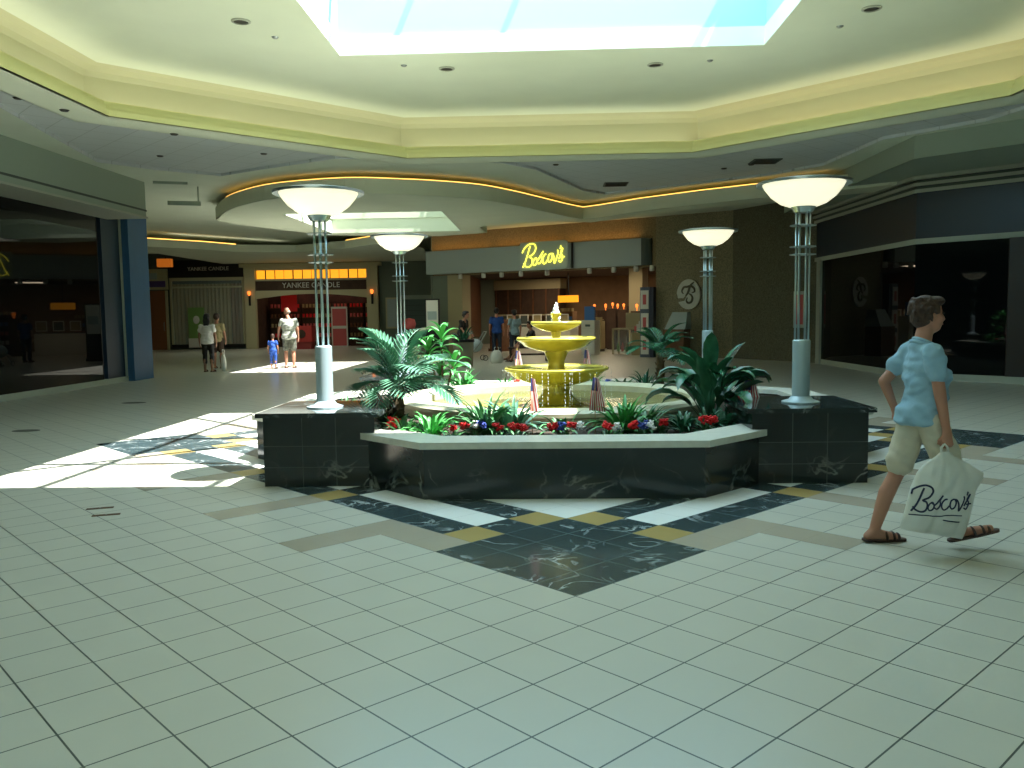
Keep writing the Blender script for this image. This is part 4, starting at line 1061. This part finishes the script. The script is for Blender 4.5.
def make_person(label, loc, rz, h=1.65, shirt='shirt', pants='shorts', hair='hair', hairlen='short', leg='short', J=None, skin='skin', vox=.022, feet='shoe', bust=0, wide=1., sleeve=.55, name='person', group=None, headturn=0, nohair=False, collar=False):
    """local frame: faces +X, left side is +Y"""
    s = h/1.65; t = thing(name, label, 'person', loc, rz)
    D = dict(head=(.03,0,1.53), neck=(-.01,0,1.36), chest=(-.01,0,1.18), waist=(0,0,1.0), pelvis=(-.01,0,.88),
        shR=(-.02,-.17,1.31), shL=(-.02,.17,1.31), elR=(-.02,-.23,1.05), elL=(-.02,.23,1.05), wrR=(.04,-.24,.82), wrL=(.04,.24,.82),
        hpR=(0,-.09,.86), hpL=(0,.09,.86), knR=(.03,-.10,.46), knL=(.03,.10,.46), anR=(0,-.10,.07), anL=(0,.10,.07), toR=(.17,-.12,.02), toL=(.17,.12,.02),
        hdR=(.1,0,-1), hdL=(.1,0,-1), curl=.5)
    if J: D.update(J)
    P = {k: (V(v)*s if k not in ('hdR','hdL') and not isinstance(v,(int,float)) else v) for k,v in D.items()}
    b = MB()
    hc = P['head']; q = Quaternion((0,0,1), headturn)
    HV = lambda x,y,z: hc + q @ (V((x,y,z))*s)
    b.ell(HV(-.012,0,.03),(.092*s,.074*s,.098*s)); b.ell(HV(.02,0,-.025),(.066*s,.056*s,.09*s),q)
    b.ell(HV(.045,0,-.075),(.03*s,.03*s,.028*s))          # chin
    b.caps(HV(.076,0,.01),.010*s,HV(.090,0,-.022),.014*s,8)   # nose
    for y in (-1,1):
        b.ell(HV(-.005,y*.075,-.01),(.022*s,.008*s,.033*s),q); b.ell(HV(.055,y*.035,-.025),(.025*s,.022*s,.03*s))
    b.caps(P['neck']+V((-.01,0,-.04))*s,.058*s,P['head']+V((-.02,0,-.06))*s,.05*s)
    chain(b,[(P['neck']-V((0,0,.06))*s,(.07*s,.09*s,.05*s)),(P['chest'],(.085*s,.13*s,.05*s)),(P['waist'],(.08*s,.11*s,.05*s)),(P['pelvis'],(.09*s,.13*s,.06*s))],6)
    for k in 'RL':
        b.caps(P['sh'+k]+V((0,0,-.015))*s,.042*s,P['el'+k],.038*s); b.caps(P['el'+k],.038*s,P['wr'+k],.025*s)
        hand(b,P['wr'+k],P['hd'+k],(0,-1 if k=='R' else 1,0),P['curl'] if k=='R' or 'curlL' not in P else P['curlL'],s*1.0,1 if k=='R' else -1)
        b.caps(P['hp'+k],.085*s,P['kn'+k],.052*s)
        m_ = P['kn'+k].lerp(P['an'+k],.32)+V((-.015,0,0))*s
        b.caps(P['kn'+k],.050*s,m_,.055*s); b.caps(m_,.054*s,P['an'+k],.034*s)
        to = P['to'+k]; an = P['an'+k]; hd_ = (to-an); hl = an - V((hd_.x,hd_.y,0)).normalized()*.045*s + V((0,0,-.035))*s*(1 if to.z < .05 else .6)
        b.caps(hl,.030*s,an,.034*s,10); b.caps(an+V((0,0,-.01)),.032*s,to+V((0,0,.012))*s,.020*s,10); b.caps(hl,.027*s,to,.022*s,10)
        b.caps(hl.lerp(to,.6),.036*s,to,.024*s,10)
    blob(b,'body',mt[skin],t,vox*.62,2)
    # shirt
    m = MB(); wv = wide
    pts = [(P['neck']+V((-.01,0,-.055))*s,(.075*s,.10*s*wv,.04*s)),(P['chest']+V((0,0,.07))*s,(.10*s,.155*s*wv,.06*s)),(P['chest']+V((.0,0,-.04))*s,(.122*s*wv,.165*s*wv,.06*s)),(P['waist'],(.12*s*wv,.155*s*wv,.05*s)),(P['pelvis']+V((-.01,0,.02))*s,(.135*s*wv,.172*s*wv,.05*s)),(P['pelvis']+V((-.015,0,-.06))*s,(.142*s*wv,.178*s*wv,.04*s))]
    chain(m, pts, 8)
    if bust:
        for y in (-.07,.07): m.ell(P['chest']+V((.075,y,-.05))*s,(.068*s,.07*s,.075*s))
    for k in 'RL':
        e_ = P['sh'+k].lerp(P['el'+k], sleeve)
        m.caps(P['sh'+k]+V((0,0,-.012))*s,.066*s,e_,.065*s,12)
        m.caps(P['neck']+V((-.01,0,-.06))*s,.05*s,P['sh'+k]+V((0,0,-.02))*s,.052*s,12)
    blob(m,'shirt',mt[shirt],t,vox*.75,4,.016)
    if collar:
        cm = MB(); n0 = P['neck']+V((-.005,0,-.035))*s
        cp = [n0+V((.062*math.cos(a)+.01, .066*math.sin(a), .012-.028*math.cos(a)))*s for a in [math.radians(q_) for q_ in range(25,336,15)]]
        cm.tube(cp,[.012*s]*len(cp),8); cm.v=[(x,y,z) for x,y,z in cm.v]
        cp2 = [n0+V((.078*math.cos(a)+.01, .082*math.sin(a), -.008-.030*math.cos(a)))*s for a in [math.radians(q_) for q_ in range(20,341,15)]]
        cm.tube(cp2,[.013*s]*len(cp2),8); cm.build('collar',mt[shirt],t,True)
    # lower garment
    m = MB(); chain(m,[(P['pelvis']+V((0,0,.07))*s,(.115*s*wv,.158*s*wv,.04*s)),(P['pelvis']+V((-.01,0,-.04))*s,(.125*s*wv,.168*s*wv,.06*s))],6)
    fr_ = dict(short=.80,capri=1.5,long=1.93)[leg]
    for k in 'RL':
        hp, kn, an = P['hp'+k],P['kn'+k],P['an'+k]
        if fr_ <= 1: m.caps(hp,.102*s,hp.lerp(kn,fr_),.090*s,14)
        else: m.caps(hp,.10*s,kn,.072*s,14); m.caps(kn,.072*s,kn.lerp(an,fr_-1),.062*s,14)
    blob(m,'shorts' if leg=='short' else 'trousers',mt[pants],t,vox*.75,4,.010)
    # hair
    if not nohair:
        m = MB()
        m.ell(HV(-.028,0,.045),(.098*s,.086*s,.092*s)); m.ell(HV(-.05,0,.0),(.07*s,.078*s,.085*s)); m.ell(HV(.035,0,.095),(.06*s,.065*s,.035*s))
        if hairlen=='long':
            m.ell(HV(-.07,0,-.09),(.06*s,.10*s,.14*s)); m.ell(HV(-.085,0,-.18),(.045*s,.085*s,.10*s))
        rn = random.Random(3)
        for k in range(26):
            a = rn.uniform(.9,5.4); z = rn.uniform(-.02,.12); rr = .078*math.sqrt(max(0,1-(z-.03)**2/.012))+.02
            m.caps(HV(-.03+rr*math.cos(a),rr*.85*math.sin(a),z),.016*s,HV(-.03+(rr+.012)*math.cos(a),(rr+.01)*.85*math.sin(a),z-.025),.008*s,6)
        blob(m,'hair',mt[hair],t,vox*.5,2)
    else:
        m = MB(); m.ell(HV(-.045,0,.0),(.062*s,.078*s,.055*s)); blob(m,'hair',mt[hair],t,vox*.5,2)
    # eyes, mouth
    for y in (-1,1): MB().ell(HV(.076,y*.03,.018),(.009*s,.013*s,.007*s),q,nu=10,nv=6).build('eye', mt['eye'], t, True)
    MB().ell(HV(.078,0,-.055),(.010*s,.024*s,.006*s),q,nu=10,nv=6).build('mouth', mt['lip'], t, True)
    # shoes
    for k in 'RL':
        an, to = P['an'+k], P['to'+k]; d = (to-an); dh = V((d.x,d.y,0)).normalized()
        tz = to.z-.02*s; hl = an - dh*.05*s; hl.z = an.z-.068*s
        tip = V((to.x,to.y,0))+dh*.03*s; tip.z = tz
        m = MB(); m.caps(hl+V((0,0,.012))*s,.034*s,hl.lerp(tip,.55)+V((0,0,.012))*s,.040*s,12); m.caps(hl.lerp(tip,.55)+V((0,0,.012))*s,.042*s,tip+V((0,0,.012))*s,.030*s,12)
        # flatten the sole
        ax = (tip-hl).normalized(); nz = ax.cross(V((0,0,1)).cross(ax)).normalized()
        nz = (V((0,0,1))-ax*ax.z).normalized()
        vv=[]
        for p in m.v:
            p=V(p); hgt=(p-hl).dot(nz); p = p - nz*hgt + nz*(max(0,min(.018*s,hgt)) if feet=='shoe' else max(0,min(.05*s,hgt))); vv.append(tuple(p))
        m.v = vv; so_ = m.build('sandal' if feet=='shoe' else 'shoe', mt['shoe'] if feet=='shoe' else mt['black'], t, True)
        if feet=='shoe':
            sd_ = dh.cross(V((0,0,1)))
            for fr2, rr in ((.72,.034),(.86,.028),(.5,.038)):
                c0 = hl.lerp(tip,fr2); st_ = MB()
                st_.tube([c0+sd_*rr*1.1*s*math.cos(a)+nz*(.012+rr*1.35*math.sin(a))*s for a in [PI*q_/8 for q_ in range(9)]],.009*s,6); st_.build('strap', mt['shoe'], so_, True)
    return t
# main woman: walks to the right in front of the planter
ZW = 0
J = dict(head=(.0,0,1.535), neck=(-.035,0,1.385), chest=(-.02,0,1.19), waist=(-.005,0,1.01), pelvis=(-.03,0,.90),
   shR=(-.05,-.165,1.315), shL=(-.035,.16,1.315), elR=(-.03,-.215,1.04), wrR=(.015,-.225,.80), hdR=(.15,.05,-1),
   elL=(-.19,.215,1.09), wrL=(-.10,.24,.90), hdL=(.5,0,-.8),
   hpR=(-.02,-.09,.86), knR=(.15,-.09,.47), anR=(.20,-.09,.115), toR=(.385,-.11,.13),
   hpL=(-.03,.09,.86), knL=(-.15,.10,.46), anL=(-.29,.10,.078), toL=(-.12,.11,.022), curl=.95, curlL=.5)
LX, LY = 2.41, 5.42
make_person('person walking right in light blue shirt and cream knee shorts, holding a white bag',(LX,LY-.04,0),.06,1.565,J=J,vox=.014,bust=1,wide=1.06,shirt='shirt',pants='shorts',headturn=-.12,collar=True)
# collar of the shirt is folded; bag held in the near hand
bagt = thing('shopping_bag','large white plastic bag with dark blue script, held by the person in light blue','bag',(LX+.015,LY-.255,.640),.06)
mb = MB(); NS, NT = 40, 30
def lr(t):
    # t 0 (top) .. 1 (bottom): left x, right x, z, thickness
    K = [(0,-.02,.025,0.0,.012),(.06,-.05,.06,-.03,.022),(.2,-.12,.15,-.075,.04),(.34,-.165,.245,-.13,.06),(.42,-.18,.235,-.17,.07),(.5,-.20,.20,-.22,.075),(.8,-.235,.165,-.37,.07),(.94,-.262,.14,-.45,.04),(1.0,-.255,.125,-.475,.02)]
    for a,b in zip(K,K[1:]):
        if t <= b[0]:
            u_ = (t-a[0])/(b[0]-a[0]); return [a[i]*(1-u_)+b[i]*u_ for i in range(1,5)]
    return K[-1][1:]
def bagpt(s_, t, side):
    l, r2, z, th = lr(t); xm = (l+r2)/2; x = xm+(r2-l)/2*s_
    n_ = noise.noise(V((x*9,z*6,side*3.)))*.026+noise.noise(V((x*26-z*8,z*12,side*5.)))*.012
    y = side*(th*math.sqrt(max(0,1-s_*s_))) + n_*(1-abs(s_)**3)*side*min(1,t*5)
    return (x, y, z + (s_+1)*(-.035)*t**2)
vs=[]; fs=[]
for j in range(NT+1):
    for i in range(NS*2):
        if i < NS: s_, side = -math.cos(PI*i/NS), -1
        else: s_, side = math.cos(PI*(i-NS)/NS), 1
        vs.append(bagpt(s_, j/NT, side))
W2 = NS*2
for j in range(NT):
    for i in range(W2): k=(i+1)%W2; fs.append((j*W2+i, j*W2+k, (j+1)*W2+k, (j+1)*W2+i)[::-1])
fs.append(tuple(NT*W2+i for i in range(W2))); fs.append(tuple(reversed(range(W2))))
mb.add(vs, fs); mb.build('sack', mt['bag'], bagt, True)
mb = MB()
def on_bag(px_, py_):
    x = -.215+(px_-175)/630*.36; z = -.275-(py_-310)/630*.34-(px_-175)/630*.02
    t = .5
    lo, hi = 0., 1.
    for _ in range(24):
        t = (lo+hi)/2; l, r2, zz, th = lr(t); s_ = max(-.98,min(.98,(x-(l+r2)/2)/((r2-l)/2)))
        zc = bagpt(s_,t,-1)[2]
        if zc > z: lo = t
        else: hi = t
    p = bagpt(s_,t,-1); return (p[0], p[1]-.0015, p[2])
for k, st in script.items():
    mb.tube([on_bag(p.x,p.y) for p in smooth_path(st, 8)], .0062 if k[0]=='B' else .0050, 5)
for st in ([(160,500),(300,492),(450,500),(560,480),(700,485)],[(500,540),(600,555),(690,565)]):
    mb.tube([on_bag(p.x,p.y) for p in smooth_path(st, 10)], .0035, 5)
mb.build('script_print', mt['ink'], bagt, True)
MB().tube([(-.015,0,-.01),(-.02,0,.02),(0.0,0,.045),(.02,0,.02),(.02,0,-.01)],.008,6).build('handle', mt['bag'], bagt, True)

# people in the distance
W = PI/2
make_person('person with long black hair, white top and black capri trousers standing with back turned, left',(-9.42,23.55,0),W,1.64,'whitetop' if 0 else 'flagwhite','black','hairblk','long','capri',vox=.03,skin='skin2',wide=1.08)
make_person('person in a beige top and dark skirt half hidden behind the long-haired person',(-9.78,25.2,0),W,1.66,'curtain','darkbrown','hair','short','short',vox=.03)
sack('shopping_bag','small white bag beside the long-haired person in the distance',(-9.12,23.9,0.0),.16,.62)
J = dict(elL=(.05,.27,1.08), wrL=(.1,.3,.86), head=(.05,.05,1.53))
camo = M('camouflage_cotton',(.36,.37,.33),.9,noise_s=12,noise_a=.6); mt['camo'] = camo
mt['greyshirt'] = M('pale_grey_cotton',(.60,.62,.58),.85); mt['bluechild'] = M('bright_blue_cotton',(.16,.32,.66),.8); mt['bluestaff']=M('blue_shirt_cotton',(.10,.26,.52),.8); mt['jean']=M('dark_denim',(.14,.18,.24),.8); mt['palegreen']=M('pale_teal_cotton',(.48,.58,.60),.8)
make_person('person in a loose grey shirt and patterned shorts standing in the distant patch of sun',(-7.5,24.9,0),W+.2,1.80,'greyshirt','camo','hairgrey','short','short',J=J,vox=.03,wide=1.15,nohair=True,headturn=.7)
make_person('small child in a blue outfit standing beside the person in the grey shirt',(-7.95,24.75,0),W,1.02,'bluechild','bluechild','hair','short','capri',vox=.02)
make_person('person in a black top with a beige wrap bending near the stroller',(-2.55,26.9,0),-.4,1.68,'black','black','hairblk','short','long',J=dict(head=(.16,0,1.47),neck=(.08,0,1.33),chest=(.04,0,1.17),wrR=(.3,-.15,.8),wrL=(.3,.15,.85),elR=(.1,-.2,1.02),elL=(.1,.2,1.02),shR=(.06,-.17,1.28),shL=(.06,.17,1.28)),vox=.03)
make_person('person in a blue shirt and dark trousers standing at the store entrance',(-1.62,30.2,0),W,1.74,'bluestaff','jean','hairblk','short','long',vox=.03)
make_person('person in a pale teal top standing behind the bench',(-.95,29.0,0),W+.5,1.66,'palegreen','jean','hairblk','short','long',vox=.03)
Js = dict(head=(.05,0,1.15), neck=(.0,0,1.0), chest=(-.02,0,.85), waist=(-.02,0,.66), pelvis=(-.02,0,.56), shR=(-.01,-.17,.95), shL=(-.01,.17,.95), elR=(.1,-.22,.72), elL=(.1,.22,.72), wrR=(.3,-.14,.62), wrL=(.3,.14,.62), hdR=(1,0,-.1), hdL=(1,0,-.1),
  hpR=(.02,-.1,.54), hpL=(.02,.1,.54), knR=(.45,-.12,.52), knL=(.45,.12,.5), anR=(.72,-.12,.14), anL=(.68,.12,.10), toR=(.86,-.13,.07), toL=(.83,.13,.04))
make_person('person in dark clothes with bare legs seated on the bench',(-.35,26.95,0.0),PI+.25,1.66,'black','black','hairblk','short','short',J=Js,vox=.03,skin='skin')

# ------------------------------------------------------------------ ceiling and floor fittings
up = [(-3.88,11.26),(-1.45,13.6),(1.81,13.66),(4.28,11.41)]
for i,(x,y) in enumerate(up):
    t = thing('ceiling_downlight','round dark recessed downlight, %s of the four in the high ceiling' % ('leftmost','second from left','third from left','rightmost')[i],'light',(x,y,5.36))
    MB().lathe([(.0,-.012),(.07,-.012),(.095,-.006),(.1,0),(0,0)],20).build('housing', mt['can'], t)
    MB().lathe([(.095,-.02),(.125,-.012),(.125,0),(.095,0)],20,close=True).build('trim_ring', mt['sill'], t)
for x,y in ((-3.64,11.92),(-2.09,13.38),(2.63,13.52),(4.11,12.08)):
    o = MB().lathe([(0,-.02),(.03,-.02),(.05,0),(0,0)],12).build('sprinkler_head', mt['steel'], None); o.location = (x,y,5.36); tag(o,'tiny sprinkler head in the high ceiling near the skylight','sprinkler','sprinklers in the high ceiling')
for i,(x,y,z) in enumerate(((-7.63,12.43,4.76),(-6.9,12.35,4.55),(-6.04,14.08,4.55),(-7.6,17.0,4.76),(-5.5,17.0,4.76),(4.7,19.4,4.76),(4.19,19.85,4.76),(.34,18.9,4.76))):
    o = MB().lathe([(0,-.02),(.05,-.02),(.07,0),(0,0)],12).build('ceiling_fitting', mt['can'], None); o.location = (x,y,z); tag(o,'small dark round fitting in the lower ceiling around the court','light','small fittings in the lower ceiling')
for x,y,lb in ((4.9,19.0,'right'),(1.9,21.9,'middle')):
    t = thing('air_vent','dark louvred air vent in the tiled ceiling toward the rear, %s one' % lb,'vent',(x,y,4.76))
    MB().box(-.3,-.3,-.02,.3,.3,0).build('frame', mt['dark_grey'], t)
    for k in range(5): MB().box(-.26,-.24+k*.11,-.03,.26,-.2+k*.11,-.02).build('louvre', mt['black'], t)
t = thing('ceiling_sign_bracket','blank grey hanging panel and bracket on the ceiling left of the fountain','bracket',(-8.9,20.6,4.7))
MB().tube([(.55,-.2,0),(.55,-.2,-.36)],.02,6).build('hanger', mt['green_grey'], t)
MB().box(-.15,-.23,-.46,.6,-.17,-.36).build('panel', mt['green_grey'], t)
MB().box(-.4,-.9,-.06,.35,-.86,0).build('rail', mt['green_grey'], t)
t.rotation_euler = (0,0,.35)
for x,y,w_,d_,lb in ((-3.55,6.55,.2,.05,'small rectangular brown floor plate, farther of the pair on the left'),(-3.38,6.32,.2,.05,'small rectangular brown floor plate, nearer of the pair on the left'),(-7.1,11.3,.3,.2,'oval dark floor plate near the left shopfront'),(-7.4,15.0,.35,.22,'oval dark floor plate farther back near the left shopfront')):
    t = thing('floor_plate',lb,'floor plate',(x,y,0.001)); 
    if 'oval' in lb:
        mb=MB().lathe([(0,0),(1,0),(1,.003),(0,.003)],24); mb.v=[(a*w_/1.6,b*d_/1.6,c) for a,b,c in mb.v]; mb.build('cover', mt['grate'], t)
    else: MB().box(-w_/2,-d_/2,0,w_/2,d_/2,.003).build('cover', M('brown_plate',(.35,.25,.16),.6), t); t.rotation_euler=(0,0,.35)
    MB().lathe([(0,.003),(.008,.003),(.008,.005),(0,.005)],8).build('screw', mt['steel'], t)
t = thing('wall_poster','narrow framed poster with a red picture at the near edge of the rear corner wall','poster',(7.42,24.72,1.0),math.atan2(-3.15,1.7))
MB().box(-.22,-.05,0,.22,-.01,1.05).build('frame', mt['sill'], t); MB().box(-.16,-.06,.1,.16,-.05,.95).build('sheet', mt['pinkred'], t)

# ------------------------------------------------------------------ light
w = bpy.data.worlds.new('world'); sc.world = w; w.use_nodes = True
w.node_tree.nodes['Background'].inputs[0].default_value = (.42,.72,.92,1); w.node_tree.nodes['Background'].inputs[1].default_value = 1.0
def add_light(name, typ, loc, rot, energy, col, **kw):
    l = bpy.data.lights.new(name, typ); l.energy = energy; l.color = col
    for k, v in kw.items(): setattr(l, k, v)
    o = bpy.data.objects.new(name, l); COL.objects.link(o); o.location = loc; o.rotation_euler = rot; return o
s = add_light('sun','SUN',(0,0,20),(0,0,0),30.,(1,.97,.93),angle=.009)
s.rotation_euler = V((-.44,.09,-1)).to_track_quat('-Z','Y').to_euler()
dayc = (.66,.85,.96)
def sky_area(sk, e_): add_light('skylight_daylight','AREA',((sk[0][0]+sk[2][0])/2,(sk[0][1]+sk[2][1])/2,TOP-.15),(0,0,0),e_,dayc,shape='RECTANGLE',size=sk[2][0]-sk[0][0]-.1,size_y=sk[2][1]-sk[0][1]-.1)
sky_area(SK1, 420); sky_area(SK2, 60); sky_area(SK_FILL, 95)  # last one is fill light from the added skylight behind the camera
# cove lamps in the octagon trough, pointing up
o8 = oct_pts(6.9)
for i in range(8):
    a, b = V((*o8[i],0)), V((*o8[(i+1)%8],0)); m_ = (a+b)/2; d = b-a
    right = m_.x > CX+1
    add_light('cove_lamp','AREA',(m_.x,m_.y,4.66),(PI,0,math.atan2(d.y,d.x)),12,(1,.86,.60) if right else (1,.97,.78),shape='RECTANGLE',size=d.length*.96,size_y=.12)
# warm wash over the rear sign band
for k in range(3):
    p = LW(1.4+k*3.0,-.18,4.02); add_light('sign_wash_lamp','AREA',p,(PI,0,ang),5,(1,.52,.15),shape='RECTANGLE',size=2.8,size_y=.15)
for x,y in ((2.5,3),(6.5,3),(0,8),(4,7.5),(7.5,8)):
    add_light('store_lamp','AREA',LW(x,y,3.25),(0,0,ang),48,(1,.80,.55),shape='SQUARE',size=1.2)
add_light('rear_cove_lamp','AREA',(-12.4,33.6,4.45),(PI,0,.9),6,(1,.9,.7),shape='RECTANGLE',size=5,size_y=.2)
add_light('candle_shop_lamp','AREA',(-11.2,42.5,3.9),(0,0,0),22,(1,.72,.55),shape='RECTANGLE',size=4,size_y=1)
add_light('rear_corridor_lamp','AREA',(-12,37,4.1),(0,0,0),60,(.95,1,.85),shape='RECTANGLE',size=4,size_y=4)
add_light('rear_corridor_lamp','AREA',(-1,26.5,4.18),(0,0,0),40,(1,.95,.8),shape='RECTANGLE',size=4,size_y=3)
for sx_, sy_ in ((-1,-1),(1,-1),(-1,1),(1,1)):
    add_light('torch_bulb','POINT',(CX+sx_*2.2,CY+sy_*2.2,2.56),(0,0,0),85,(.93,1,.86),shadow_soft_size=.05)

vs_ = sc.view_settings; vs_.view_transform = 'Standard'; vs_.look = 'None'; vs_.gamma = 1; vs_.use_curve_mapping = False; vs_.exposure = 0.1
sc.display_settings.display_device = 'sRGB'
